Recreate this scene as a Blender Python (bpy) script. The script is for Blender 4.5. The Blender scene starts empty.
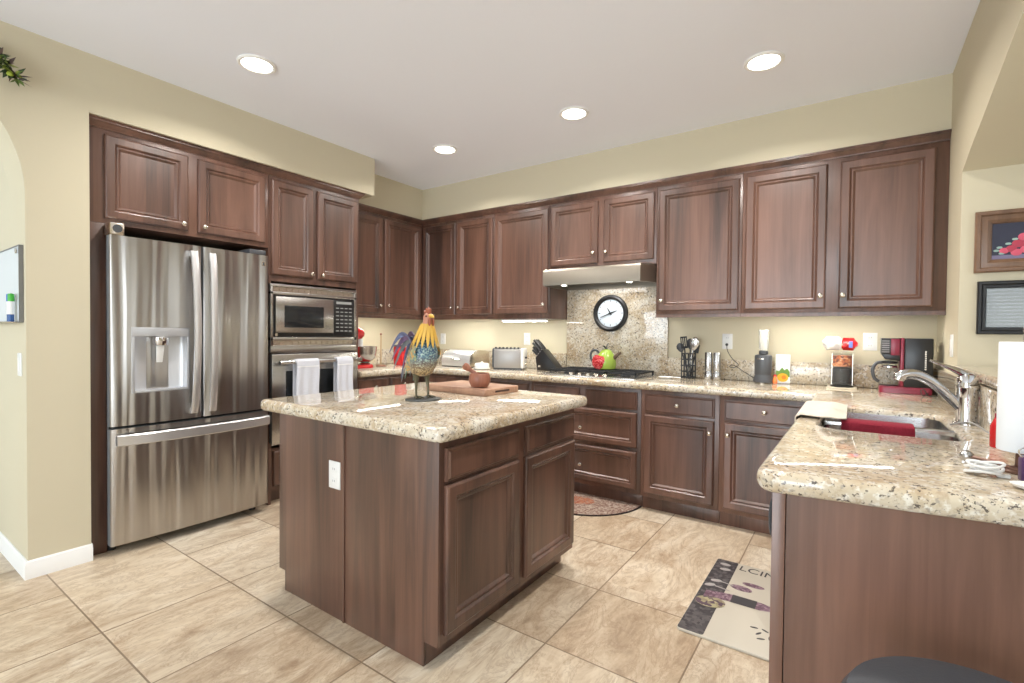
import bpy, bmesh, math, random
from math import sin, cos, pi, radians, sqrt
from mathutils import Vector, Matrix

random.seed(7)
SC = bpy.context.scene
COL = SC.collection

# ------------------------------------------------------------------ camera
F_PX, YAW, PITCH, ROLL = 489.354, -0.609029, -0.017967, 0.010308
CAM = Vector((4.02164, -3.97331, 1.248825))
fw = Vector((sin(YAW) * cos(PITCH), cos(YAW) * cos(PITCH), sin(PITCH)))
rt0 = Vector((cos(YAW), -sin(YAW), 0))
up0 = rt0.cross(fw)
rt = cos(ROLL) * rt0 + sin(ROLL) * up0
up = -sin(ROLL) * rt0 + cos(ROLL) * up0
cam_d = bpy.data.cameras.new('camera')
cam_d.sensor_width = 36.0
cam_d.sensor_fit = 'HORIZONTAL'
cam_d.lens = F_PX / 1024 * 36.0
cam_d.clip_start = 0.05
cam = bpy.data.objects.new('camera', cam_d)
COL.objects.link(cam)
m = Matrix((rt, up, -fw)).transposed().to_4x4()
m.translation = CAM
cam.matrix_world = m
SC.camera = cam

# ------------------------------------------------------------------ world, exposure, daylight
SC.view_settings.view_transform = 'Standard'
SC.view_settings.look = 'None'
SC.view_settings.exposure = 0.10
SC.view_settings.gamma = 1.0
SC.view_settings.use_curve_mapping = False
W = bpy.data.worlds.new('World')
SC.world = W
W.use_nodes = True
_bg = W.node_tree.nodes['Background']
_bg.inputs[0].default_value = (0.86, 0.93, 1.0, 1)
_bg.inputs[1].default_value = 2.0


def area(name, loc, direction, sx, sy, power, color, spread=180, shape='RECTANGLE'):
    d = bpy.data.lights.new(name, 'AREA')
    d.shape = shape
    d.size = sx
    d.size_y = sy
    d.energy = power
    d.color = color
    d.spread = radians(spread)
    o = bpy.data.objects.new(name, d)
    COL.objects.link(o)
    o.location = loc
    o.rotation_euler = Vector(direction).to_track_quat('-Z', 'Y').to_euler()
    return o


DAY = (0.86, 0.94, 1.0)
# daylight entering through the patio door and the window behind the camera, plus added hall and side fill
area('daylight_patio', (3.1, -7.28, 1.25), (0, 1, 0), 3.0, 2.2, 158, DAY)
area('daylight_window', (6.2, -7.28, 1.6), (0, 1, 0), 1.5, 1.3, 16, DAY)
area('fill_hall', (-.35, -6.2, 1.6), (.1, 1, 0), 1.2, 1.6, 24, (.76, .90, 1.0))  # added lamp inside the windowless hall, brightens and cools the jamb
area('fill_side', (7.78, -3.6, 1.45), (-1, 0, 0.05), 2.8, 1.9, 40, DAY)  # added fill lamp for the right side of the island


# ------------------------------------------------------------------ materials
def lin(r, g, b):
    def c(x):
        x /= 255.0
        return x / 12.92 if x <= 0.04045 else ((x + 0.055) / 1.055) ** 2.4
    return (c(r), c(g), c(b), 1)


def mat(name, col, rough=0.5, metal=0.0, **kw):
    m = bpy.data.materials.new(name)
    m.use_nodes = True
    b = m.node_tree.nodes['Principled BSDF']
    b.inputs['Base Color'].default_value = col
    b.inputs['Roughness'].default_value = rough
    b.inputs['Metallic'].default_value = metal
    for k, v in kw.items():
        b.inputs[k.replace('_', ' ')].default_value = v
    return m


class NT:
    def __init__(s, m):
        s.t = m.node_tree
        s.b = s.t.nodes['Principled BSDF']

    def n(s, typ, ins=None, **at):
        x = s.t.nodes.new(typ)
        for k, v in at.items():
            setattr(x, k, v)
        for k, v in (ins or {}).items():
            if hasattr(v, 'is_output') or isinstance(v, bpy.types.NodeSocket):
                s.t.links.new(v, x.inputs[k])
            else:
                x.inputs[k].default_value = v
        return x

    def link(s, a, k):
        s.t.links.new(a, s.b.inputs[k])

    def math(s, op, a, b=0.0, c=None):
        ins = {0: a, 1: b}
        if c is not None:
            ins[2] = c
        return s.n('ShaderNodeMath', ins, operation=op).outputs[0]

    def ramp(s, fac, stops):
        r = s.n('ShaderNodeValToRGB', {0: fac})
        e = r.color_ramp.elements
        while len(e) < len(stops):
            e.new(0.5)
        for el, (p, c) in zip(e, stops):
            el.position = p
            el.color = c
        return r.outputs[0]

    def mix(s, fac, a, b, mode='MIX'):
        x = s.n('ShaderNodeMix', None, data_type='RGBA', blend_type=mode)
        for i, v in ((0, fac), (6, a), (7, b)):
            if isinstance(v, bpy.types.NodeSocket):
                s.t.links.new(v, x.inputs[i])
            else:
                x.inputs[i].default_value = v
        return x.outputs[2]

    def noise(s, vec, scale, detail=4, rough=0.55, dist=0.0):
        return s.n('ShaderNodeTexNoise', {'Vector': vec, 'Scale': scale, 'Detail': detail, 'Roughness': rough, 'Distortion': dist}).outputs[0]

    def mapping(s, vec, scale=(1, 1, 1), rot=(0, 0, 0), loc=(0, 0, 0)):
        return s.n('ShaderNodeMapping', {'Vector': vec, 'Scale': scale, 'Rotation': rot, 'Location': loc}).outputs[0]

    def bump(s, h, strength, dist=0.01):
        b = s.n('ShaderNodeBump', {'Height': h, 'Strength': strength, 'Distance': dist})
        s.link(b.outputs[0], 'Normal')


def wood(name, dark, mid, light, rough=0.33, coat=0.25, scale=(9, 9, 0.7)):
    m = mat(name, mid, rough)
    t = NT(m)
    co = t.n('ShaderNodeTexCoord').outputs['Object']
    oi = t.n('ShaderNodeObjectInfo')
    off = t.n('ShaderNodeVectorMath', {0: co, 1: oi.outputs['Location']}, operation='ADD').outputs[0]
    rnd = t.math('MULTIPLY', oi.outputs['Random'], 9.0)
    off2 = t.n('ShaderNodeVectorMath', {0: off, 1: t.n('ShaderNodeCombineXYZ', {0: rnd, 1: rnd, 2: rnd}).outputs[0]}, operation='ADD').outputs[0]
    v = t.mapping(off2, scale)
    g1 = t.noise(v, 1.0, 6, 0.6, 1.3)
    g2 = t.noise(t.mapping(off2, (90, 90, 2.5)), 1.0, 3, 0.6)
    g3 = t.noise(t.mapping(off2, (3, 3, 0.6)), 1.0, 2, 0.5)
    f = t.math('ADD', t.math('MULTIPLY', g1, 0.46), t.math('ADD', t.math('MULTIPLY', g2, 0.14), t.math('MULTIPLY', g3, 0.42)))
    sp = t.n('ShaderNodeSeparateXYZ', {0: off2})
    st = t.math('FLOOR', t.math('MULTIPLY', t.math('ADD', sp.outputs[0], sp.outputs[1]), 8.5))
    sw_ = t.n('ShaderNodeTexWhiteNoise', {'W': st}, noise_dimensions='1D').outputs['Value']
    f = t.math('ADD', f, t.math('MULTIPLY_ADD', sw_, 0.09, -0.045))
    c = t.ramp(f, [(0.36, dark), (0.53, mid), (0.72, light)])
    t.link(c, 'Base Color')
    t.bump(g2, 0.05, 0.002)
    b = t.b
    b.inputs['Coat Weight'].default_value = coat
    b.inputs['Coat Roughness'].default_value = 0.28
    return m


M = {}
M['wood'] = wood('stained_wood', lin(56, 38, 31), lin(100, 70, 57), lin(126, 91, 76), 0.40, 0.55)
M['board'] = wood('board_wood', lin(148, 112, 92), lin(176, 138, 114), lin(196, 162, 136), 0.5, 0.05, (2, 30, 30))
M['mortar'] = wood('turned_wood', lin(112, 66, 50), lin(142, 90, 70), lin(168, 114, 92), 0.4, 0.1, (30, 30, 3))
M['paint'] = mat('wall_paint', lin(203, 194, 169), 0.75)
M['paint_hall'] = mat('hall_paint', lin(214, 210, 196), 0.75)
_t = NT(M['paint'])
_n = _t.noise(_t.n('ShaderNodeTexCoord').outputs['Object'], 160, 2)
_t.bump(_n, 0.06, 0.002)
M['ceil'] = mat('ceiling_paint', lin(238, 242, 252), 0.85)
M['white'] = mat('white_enamel', lin(238, 238, 236), 0.4)
M['plastic_white'] = mat('white_plastic', lin(226, 226, 224), 0.35)
M['black'] = mat('black_plastic', lin(26, 26, 28), 0.3)
M['iron'] = mat('black_iron', lin(30, 31, 34), 0.5)
M['charcoal'] = mat('charcoal_plastic', lin(70, 72, 76), 0.35)
M['dark_glass'] = mat('dark_glass', lin(34, 36, 38), 0.06)
M['chrome'] = mat('chrome', lin(214, 214, 216), 0.08, 1.0)
M['nickel'] = mat('satin_nickel', lin(214, 206, 194), 0.25, 1.0)
M['steel_plain'] = mat('plain_steel', lin(196, 196, 196), 0.24, 1.0)
M['red'] = mat('red_gloss', lin(190, 30, 34), 0.25)
M['maroon'] = mat('maroon_plastic', lin(128, 34, 56), 0.3)
M['orange'] = mat('orange_plastic', lin(226, 120, 60), 0.4)
M['cord_black'] = mat('black_cord', lin(40, 40, 42), 0.5)
M['purple'] = mat('purple_plastic', lin(70, 44, 84), 0.35)
M['paper'] = mat('paper', lin(222, 226, 230), 0.9)
M['clay'] = mat('copper_metal', lin(150, 110, 92), 0.35, 0.6)


def steel(name, base, rough, wave=0.0, aniso=0.85):
    m = mat(name, base, rough, 1.0)
    t = NT(m)
    t.b.inputs['Anisotropic'].default_value = aniso
    tg = t.n('ShaderNodeTangent', None, direction_type='RADIAL', axis='Z')
    t.link(tg.outputs[0], 'Tangent')
    co = t.n('ShaderNodeTexCoord').outputs['Object']
    if wave:
        big = t.noise(t.mapping(co, (0, 11.0, 0.5)), 1.0, 1.5, 0.4, 0.3)
        b1 = t.n('ShaderNodeBump', {'Height': big, 'Strength': wave, 'Distance': 0.06})
        t.link(b1.outputs[0], 'Normal')
    return m


M['steel'] = steel('brushed_steel', lin(186, 183, 180), 0.27, 0.0)
M['steel_fridge'] = steel('brushed_steel_door', lin(180, 176, 172), 0.30, 0.85)


def granite(name):
    m = mat(name, lin(210, 196, 168), 0.045)
    t = NT(m)
    co = t.n('ShaderNodeTexCoord').outputs['Object']
    oi = t.n('ShaderNodeObjectInfo')
    co = t.n('ShaderNodeVectorMath', {0: co, 1: oi.outputs['Location']}, operation='ADD').outputs[0]
    big = t.noise(co, 5.0, 4, 0.6, 0.8)
    base = t.ramp(big, [(0.34, lin(214, 208, 195)), (0.5, lin(202, 189, 166)), (0.66, lin(180, 158, 128))])
    med = t.noise(co, 42, 4, 0.65)
    base = t.mix(t.ramp(med, [(0.52, (0, 0, 0, 1)), (0.66, (0.7, 0.7, 0.7, 1))]), base, lin(170, 150, 126))
    wq = t.noise(t.mapping(co, loc=(3.1, 7.7, 1.9)), 55, 3, 0.6)
    base = t.mix(t.ramp(wq, [(0.54, (0, 0, 0, 1)), (0.64, (0.7, 0.7, 0.7, 1))]), base, lin(230, 227, 218))
    gq = t.noise(t.mapping(co, loc=(13.1, 1.7, 4.9)), 70, 3, 0.6)
    base = t.mix(t.ramp(gq, [(0.58, (0, 0, 0, 1)), (0.64, (0.7, 0.7, 0.7, 1))]), base, lin(150, 142, 134))
    sp = t.noise(t.mapping(co, loc=(9.1, 2.7, 5.9)), 78, 3, 0.68)
    dk = t.ramp(sp, [(0.590, (0, 0, 0, 1)), (0.622, (0.9, 0.9, 0.9, 1))])
    base = t.mix(dk, base, lin(78, 70, 66))
    t.link(base, 'Base Color')
    t.b.inputs['Specular IOR Level'].default_value = 0.62
    return m


M['granite'] = granite('granite')


def tile_floor():
    m = mat('floor_tile', lin(205, 182, 150), 0.3)
    t = NT(m)
    co = t.n('ShaderNodeTexCoord').outputs['Object']
    s = t.n('ShaderNodeSeparateXYZ', {0: co})
    T = 0.5045
    u = t.math('DIVIDE', t.math('SUBTRACT', s.outputs[0], 0.0), T)
    v = t.math('DIVIDE', t.math('ADD', s.outputs[1], 3.300), T)
    fu, fv = t.math('FRACT', u), t.math('FRACT', v)
    iu, iv = t.math('FLOOR', u), t.math('FLOOR', v)
    eu = t.math('MINIMUM', fu, t.math('SUBTRACT', 1.0, fu))
    ev = t.math('MINIMUM', fv, t.math('SUBTRACT', 1.0, fv))
    # long tiles: two joints are missing in these rows
    lg1 = t.math('MULTIPLY', t.math('COMPARE', iu, 6.0, 0.1), t.math('GREATER_THAN', v, 3.2))
    lg2 = t.math('MULTIPLY', t.math('COMPARE', iv, 0.0, 0.1), t.math('COMPARE', u, 2.0, 0.4))
    ev = t.math('ADD', ev, lg1)
    eu = t.math('ADD', eu, lg2)
    iv = t.math('ADD', iv, t.math('MULTIPLY', lg1, t.math('SUBTRACT', 9.0, iv)))
    iu = t.math('ADD', iu, t.math('MULTIPLY', t.math('COMPARE', iv, 0.0, 0.1), t.math('MULTIPLY', t.math('COMPARE', u, 2.0, 0.98), t.math('SUBTRACT', 9.0, iu))))
    e = t.math('MINIMUM', eu, ev)
    grout = t.math('LESS_THAN', e, 0.0065)
    cell = t.n('ShaderNodeCombineXYZ', {0: iu, 1: iv, 2: 0.0}).outputs[0]
    wn = t.n('ShaderNodeTexWhiteNoise', {'Vector': cell}, noise_dimensions='3D')
    sc = t.n('ShaderNodeVectorMath', {0: wn.outputs['Color'], 'Scale': 11.0}, operation='SCALE').outputs[0]
    p = t.n('ShaderNodeVectorMath', {0: co, 1: sc}, operation='ADD').outputs[0]
    n1 = t.noise(t.mapping(p, (5.0, 1.9, 1), (0, 0, 0.5)), 1.0, 7, 0.66, 1.4)
    n2 = t.noise(t.mapping(p, (16.0, 6, 1), (0, 0, 0.5)), 1.0, 6, 0.7, 0.8)
    f = t.math('ADD', t.math('MULTIPLY', n1, 0.62), t.math('MULTIPLY', n2, 0.38))
    f = t.math('ADD', f, t.math('MULTIPLY_ADD', wn.outputs['Value'], 0.12, -0.06))
    c = t.ramp(f, [(0.32, lin(146, 124, 102)), (0.43, lin(188, 168, 144)), (0.53, lin(212, 197, 174)), (0.66, lin(230, 219, 200))])
    tint = t.mix(t.math('MULTIPLY', t.n('ShaderNodeSeparateColor', {0: wn.outputs['Color']}).outputs[1], 0.28), c, lin(208, 182, 148))
    n3 = t.noise(t.mapping(p, (7.0, 2.6, 1), (0, 0, 0.5)), 1.0, 9, 0.72, 2.2)
    vein = t.ramp(t.math('ABSOLUTE', t.math('SUBTRACT', n3, 0.5)), [(0.0, (0.42, 0.42, 0.42, 1)), (0.035, (0, 0, 0, 1))])
    tint = t.mix(vein, tint, lin(150, 122, 96))
    c = t.mix(grout, tint, lin(140, 120, 98))
    t.link(c, 'Base Color')
    h = t.math('ADD', t.math('MULTIPLY', f, 0.35), t.math('MULTIPLY', t.math('SUBTRACT', 1.0, grout), 0.5))
    t.bump(h, 0.25, 0.008)
    t.link(t.math('MULTIPLY_ADD', n2, 0.2, 0.24), 'Roughness')
    return m


M['floor'] = tile_floor()


def emit(name, col, s):
    m = mat(name, (0.8, 0.8, 0.8, 1), 0.5)
    b = m.node_tree.nodes['Principled BSDF']
    b.inputs['Emission Color'].default_value = col
    b.inputs['Emission Strength'].default_value = s
    return m


M['lamp'] = emit('lamp_lens', (1.0, 0.95, 0.86, 1), 9.0)
M['strip'] = emit('strip_lens', (1.0, 0.97, 0.88, 1), 46.0)
M['hoodlamp'] = emit('hood_lens', (1.0, 0.96, 0.86, 1), 14.0)


def glass(name, col, rough=0.02, alpha=0.25):
    m = mat(name, col, rough)
    b = m.node_tree.nodes['Principled BSDF']
    b.inputs['Alpha'].default_value = alpha
    b.inputs['Specular IOR Level'].default_value = 0.6
    return m


M['glass'] = glass('clear_glass', lin(120, 128, 130), 0.03, 0.12)
M['cup'] = glass('frosted_cup', lin(236, 238, 236), 0.2, 0.30)
M['pane'] = glass('window_pane', lin(230, 238, 240), 0.02, 0.08)


def speckled(name, c1, c2, c3, scale, rough=0.45):
    m = mat(name, c1, rough)
    t = NT(m)
    co = t.n('ShaderNodeTexCoord').outputs['Object']
    vo = t.n('ShaderNodeTexVoronoi', {'Vector': co, 'Scale': scale}).outputs['Color']
    f = t.n('ShaderNodeSeparateColor', {0: vo}).outputs[0]
    t.link(t.ramp(f, [(0.2, c1), (0.5, c2), (0.85, c3)]), 'Base Color')
    return m


def cloth(name, col, scale=400, col2=None):
    m = mat(name, col, 0.95)
    t = NT(m)
    co = t.n('ShaderNodeTexCoord').outputs['Object']
    n = t.noise(co, scale, 2)
    if col2:
        t.link(t.ramp(n, [(0.35, col), (0.65, col2)]), 'Base Color')
    t.bump(n, 0.4, 0.003)
    return m


M['towel'] = cloth('cotton_towel', lin(196, 198, 206), 350, lin(214, 216, 224))
M['cloth_red'] = cloth('maroon_cloth', lin(120, 22, 40), 260, lin(148, 36, 56))
M['cloth_cream'] = cloth('cream_cloth', lin(214, 202, 186), 300, lin(228, 218, 204))
M['leather'] = mat('charcoal_leather', lin(62, 66, 72), 0.45)
_t = NT(M['leather'])
_t.bump(_t.noise(_t.n('ShaderNodeTexCoord').outputs['Object'], 180, 3), 0.15, 0.003)


# ------------------------------------------------------------------ mesh builder
class MB:
    def __init__(s):
        s.v, s.f, s.mi, s.cur = [], [], [], 0
        s.X = Matrix.Identity(4)

    def add(s, vs, fs):
        o = len(s.v)
        s.v += [s.X @ Vector(p) for p in vs]
        s.f += [tuple(i + o for i in q) for q in fs]
        s.mi += [s.cur] * len(fs)
        return s

    def box(s, x0, x1, y0, y1, z0, z1):
        return s.add([(x0, y0, z0), (x1, y0, z0), (x1, y1, z0), (x0, y1, z0), (x0, y0, z1), (x1, y0, z1), (x1, y1, z1), (x0, y1, z1)],
                     [(0, 3, 2, 1), (4, 5, 6, 7), (0, 1, 5, 4), (1, 2, 6, 5), (2, 3, 7, 6), (3, 0, 4, 7)])

    def hull(s, a, b):
        """two polygons of the same count joined"""
        n = len(a)
        return s.add(list(a) + list(b), [tuple(reversed(range(n))), tuple(range(n, 2 * n))] + [(i, (i + 1) % n, n + (i + 1) % n, n + i) for i in range(n)])

    def prism(s, poly, axis, a, b):
        def P(p, t):
            return {'x': (t, p[0], p[1]), 'y': (p[0], t, p[1]), 'z': (p[0], p[1], t)}[axis]
        return s.hull([P(p, a) for p in poly], [P(p, b) for p in poly])

    def rings(s, rings, cap0=True, cap1=True, closed=True):
        n = len(rings[0])
        vs = [p for r in rings for p in r]
        fs = []
        for k in range(len(rings) - 1):
            for i in range(n if closed else n - 1):
                j = (i + 1) % n
                fs.append((k * n + i, k * n + j, (k + 1) * n + j, (k + 1) * n + i))
        if cap0:
            fs.append(tuple(reversed(range(n))))
        if cap1:
            fs.append(tuple(range((len(rings) - 1) * n, len(rings) * n)))
        return s.add(vs, fs)

    def lathe(s, prof, c=(0, 0, 0), seg=24, axis='z', sx=1, sy=1, cap0=True, cap1=True):
        rs = []
        for r, z in prof:
            ring = []
            for i in range(seg):
                a = 2 * pi * i / seg
                x, y = r * cos(a) * sx, r * sin(a) * sy
                p = {'z': (x, y, z), 'y': (x, z, y), 'x': (z, x, y)}[axis]
                ring.append((p[0] + c[0], p[1] + c[1], p[2] + c[2]))
            rs.append(ring)
        return s.rings(rs, cap0, cap1)

    def tube(s, pts, r, seg=10, smooth=0, cap=True, ey=1.0):
        P = [Vector(p) for p in pts]
        R = list(r) if isinstance(r, (list, tuple)) else [r] * len(P)
        if smooth:
            Q, RR = [], []
            n = len(P)
            for i in range(n - 1):
                p0, p1, p2, p3 = P[max(i - 1, 0)], P[i], P[i + 1], P[min(i + 2, n - 1)]
                for k in range(smooth):
                    t = k / smooth
                    Q.append(0.5 * ((2 * p1) + (p2 - p0) * t + (2 * p0 - 5 * p1 + 4 * p2 - p3) * t * t + (3 * p1 - p0 - 3 * p2 + p3) * t ** 3))
                    RR.append(R[i] * (1 - t) + R[i + 1] * t)
            Q.append(P[-1])
            RR.append(R[-1])
            P, R = Q, RR
        rs = []
        prev = None
        for i, p in enumerate(P):
            d = (P[min(i + 1, len(P) - 1)] - P[max(i - 1, 0)]).normalized()
            if prev is None:
                a = d.cross(Vector((0, 0, 1)))
                if a.length < 0.1:
                    a = d.cross(Vector((0, 1, 0)))
            else:
                a = prev - d * prev.dot(d)
            a.normalize()
            prev = a
            b = d.cross(a)
            rs.append([p + (a * cos(2 * pi * k / seg) + b * sin(2 * pi * k / seg) * ey) * R[i] for k in range(seg)])
        return s.rings(rs, cap, cap)

    def ball(s, c, rx, ry=None, rz=None, seg=16, n=10):
        ry = ry or rx
        rz = rz or rx
        rs = []
        for k in range(1, n):
            a = -pi / 2 + pi * k / n
            rs.append([(c[0] + rx * cos(a) * cos(2 * pi * i / seg), c[1] + ry * cos(a) * sin(2 * pi * i / seg), c[2] + rz * sin(a)) for i in range(seg)])
        return s.rings(rs)

    def sheet(s, fn, nu, nv, th=0.003):
        """fn(u,v) -> point; thickened along its normal"""
        g = [[Vector(fn(i / nu, j / nv)) for j in range(nv + 1)] for i in range(nu + 1)]
        top, bot = [], []
        for i in range(nu + 1):
            for j in range(nv + 1):
                du = g[min(i + 1, nu)][j] - g[max(i - 1, 0)][j]
                dv = g[i][min(j + 1, nv)] - g[i][max(j - 1, 0)]
                n = du.cross(dv)
                n = n.normalized() if n.length > 1e-9 else Vector((0, 0, 1))
                top.append(g[i][j] + n * th / 2)
                bot.append(g[i][j] - n * th / 2)
        N = len(top)
        w = nv + 1
        fs = []
        for i in range(nu):
            for j in range(nv):
                a, b, c, d = i * w + j, (i + 1) * w + j, (i + 1) * w + j + 1, i * w + j + 1
                fs += [(a, b, c, d), (N + d, N + c, N + b, N + a)]
        bd = [(i * w) for i in range(nu + 1)] + [nu * w + j for j in range(1, nv + 1)] + [i * w + nv for i in range(nu - 1, -1, -1)] + [j for j in range(nv - 1, 0, -1)]
        for k in range(len(bd)):
            a, b = bd[k], bd[(k + 1) % len(bd)]
            fs.append((b, a, N + a, N + b))
        return s.add(top + bot, fs)

    def build(s, name, mats, parent=None, world=False, bevel=0.0, bseg=2, ang=35, origin=None):
        me = bpy.data.meshes.new(name)
        vs = s.v
        off = Vector((0, 0, 0))
        if parent is not None:
            if world:
                q = parent
                while q is not None:
                    off += q.location
                    q = q.parent
        else:
            xs = [p.x for p in vs]
            ys = [p.y for p in vs]
            zs = [p.z for p in vs]
            off = Vector(origin) if origin else Vector(((min(xs) + max(xs)) / 2, (min(ys) + max(ys)) / 2, min(zs)))
        me.from_pydata([tuple(p - off) for p in vs], [], s.f)
        mats = mats if isinstance(mats, (list, tuple)) else [mats]
        for x in mats:
            me.materials.append(x)
        for p, i in zip(me.polygons, s.mi):
            p.material_index = i
        bm = bmesh.new()
        bm.from_mesh(me)
        bmesh.ops.recalc_face_normals(bm, faces=bm.faces)
        if bevel > 0:
            ed = [e for e in bm.edges if len(e.link_faces) == 2 and e.calc_face_angle(0) > radians(40)]
            bmesh.ops.bevel(bm, geom=ed, offset=bevel, segments=bseg, profile=0.5, affect='EDGES', clamp_overlap=True)
        bm.to_mesh(me)
        bm.free()
        for p in me.polygons:
            p.use_smooth = True
        me.set_sharp_from_angle(angle=radians(ang))
        o = bpy.data.objects.new(name, me)
        COL.objects.link(o)
        if parent is not None:
            o.parent = parent
        else:
            o.location = off
        return o


def tag(o, label, cat, group=None):
    o['label'] = label
    o['category'] = cat
    if group:
        o['group'] = group
    return o


def thing(name, label, cat, loc=(0, 0, 0), rz=0.0, group=None):
    o = bpy.data.objects.new(name, None)
    o.empty_display_size = 0.05
    COL.objects.link(o)
    o.location = loc
    o.rotation_euler = (0, 0, rz)
    return tag(o, label, cat, group)


def structure(name, mb, mt, bevel=0.0, ang=35):
    o = mb.build(name, mt, None, bevel=bevel, origin=(0, 0, 0), ang=ang)
    o['kind'] = 'structure'
    return o


def text_mesh(name, body, size, mt, parent, loc, rot, extrude=0.0006):
    c = bpy.data.curves.new(name, 'FONT')
    c.body = body
    c.size = size
    c.extrude = extrude
    o = bpy.data.objects.new(name, c)
    COL.objects.link(o)
    dg = bpy.context.evaluated_depsgraph_get()
    me = bpy.data.meshes.new_from_object(o.evaluated_get(dg))
    bpy.data.objects.remove(o)
    me.materials.clear()
    me.materials.append(mt)
    r = bpy.data.objects.new(name, me)
    COL.objects.link(r)
    r.parent = parent
    r.location = loc
    r.rotation_euler = rot
    return r


# faces of cabinets: maps (u, z, depth outward) to the world
def face(kind, base):
    if kind == 'Y-':
        return lambda u, z, d: (u, base - d, z)
    if kind == 'X+':
        return lambda u, z, d: (base + d, u, z)
    if kind == 'X-':
        return lambda u, z, d: (base - d, u, z)
    if kind == 'Y+':
        return lambda u, z, d: (u, base + d, z)


DOOR = [(0, 0), (0, .012), (.003, .017), (.009, .021), (.043, .021), (.046, .020), (.054, .0105), (.058, .013), (.062, .013), (.065, .0115), (.075, .002), (.079, .002)]
DRAWER = [(0, 0), (0, .011), (.004, .013), (.008, .013), (.015, .020)]
DRAWER_FRAMED = [(0, 0), (0, .012), (.003, .017), (.009, .021), (.034, .021), (.037, .020), (.043, .0105), (.047, .013), (.050, .013), (.053, .0115), (.061, .002), (.065, .002)]


def panel(fc, u0, u1, z0, z1, prof):
    mb = MB()
    rs = []
    for i, d in prof:
        rs.append([fc(u0 + i, z0 + i, d), fc(u1 - i, z0 + i, d), fc(u1 - i, z1 - i, d), fc(u0 + i, z1 - i, d)])
    return mb.rings(rs)


def add_knob(fc, u, z, parent, d0=.019):
    mb = MB()
    prof = [(.007, 0), (.006, .012), (.012, .016), (.0155, .022), (.014, .029), (.008, .033), (.001, .034)]
    rs = []
    for r, d in prof:
        rs.append([fc(u + r * cos(2 * pi * i / 14), z + r * sin(2 * pi * i / 14), d0 + d) for i in range(14)])
    mb.rings(rs)
    return mb.build('knob', M['nickel'], parent, world=True)


def add_door(root, fc, u0, u1, z0, z1, knob=None, prof=DOOR, name='door'):
    d = panel(fc, u0, u1, z0, z1, prof).build(name, M['wood'], root, world=True, ang=12)
    if knob:
        add_knob(fc, knob[0], knob[1], d)
    return d


# ------------------------------------------------------------------ room shell
H = 2.704
ZS = 2.394
WX = 4.444
CT = 0.914

structure('floor', MB().box(-1.6, 7.6, -7.2, 0.1, -0.06, 0.0), M['floor'])
structure('ceiling', MB().box(-1.6, 7.7, -7.2, 0.1, H, H + 0.08), M['ceil'])
structure('wall_back', MB().box(-0.1, WX, 0.0, 0.1, 0, H), M['paint'])
structure('wall_left', MB().box(-0.1, 0.0, -3.12, 0.0, 0, H), M['paint'])
# wall piece between fridge alcove and hallway; its far face is the hallway side that carries the whiteboard
structure('wall_hall', MB().box(-1.5, 0.36, -3.365, -3.118, 0, H), M['paint'])
# wall with the arched hallway opening and the soffit over the tall cabinets, one plane
R_ = 0.70
ZA = 1.905
arch = []
for k in range(0, 33):
    a = pi * k / 32
    arch.append((-4.065 + R_ * cos(a), ZA + R_ * sin(a)))
poly = [(-1.232, ZS), (-1.232, H), (-7.1, H), (-7.1, 0), (-4.765, 0)] + list(reversed(arch)) + [(-3.365, 0), (-3.118, 0), (-3.118, ZS)]
structure('wall_arch', MB().prism(poly, 'x', 0.36, 0.676), M['paint'])
structure('wall_hall_end', MB().box(-1.6, -1.5, -7.1, -3.12, 0, H), M['paint_hall'])
# soffits above the cabinets
sf = MB()
sf.box(0, 0.36, -3.118, 0.0, ZS, H)
sf.box(0.36, WX, -0.36, 0.0, ZS, H)
structure('wall_soffit', sf, M['paint'])
# right wall with the deep arched pass-through over a knee wall
AP = [(-0.735, 2.06), (-1.0, 2.125), (-1.134, 2.150), (-1.47, 2.222), (-1.65, 2.262), (-1.9, 2.31), (-2.2, 2.345), (-2.5, 2.36), (-2.8, 2.345)]
poly = [(0.0, 0.0), (0.0, H), (-3.2, H), (-3.2, 2.28)] + [(y, z) for y, z in reversed(AP)] + [(-0.735, 0.0)]
structure('wall_right', MB().prism(poly, 'x', WX, WX + 0.56), M['paint'])
structure('wall_light_block', MB().box(WX, WX + .115, -4.5, -2.9, 0, H), M['paint'])  # unseen wall piece added to keep patio light off the passage
structure('wall_passage', MB().box(WX + 0.56, 7.6, -0.735, -0.6, 0, H), M['paint'])
structure('wall_knee', MB().box(WX, WX + 0.115, -2.56, -0.735, 0, 1.066), M['paint'])
# far side of the dining end: rear wall with patio door and window, side wall with an added window
rw = MB()
for a in ((0.676, 1.6, 0, H), (1.6, 4.6, 2.3, H), (4.6, 5.4, 0, H), (5.4, 7.0, 0, 0.95), (5.4, 7.0, 2.3, H), (7.0, 7.6, 0, H)):
    rw.box(a[0], a[1], -7.1, -7.0, a[2], a[3])
structure('wall_rear', rw, M['paint'])
sw = MB()
for a in ((-7.1, -5.0, 0, H), (-5.0, -2.2, 0, 0.5), (-5.0, -2.2, 2.4, H), (-2.2, -0.6, 0, H)):
    sw.box(7.6, 7.7, a[0], a[1], a[2], a[3])
structure('wall_side', sw, M['paint'])


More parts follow.
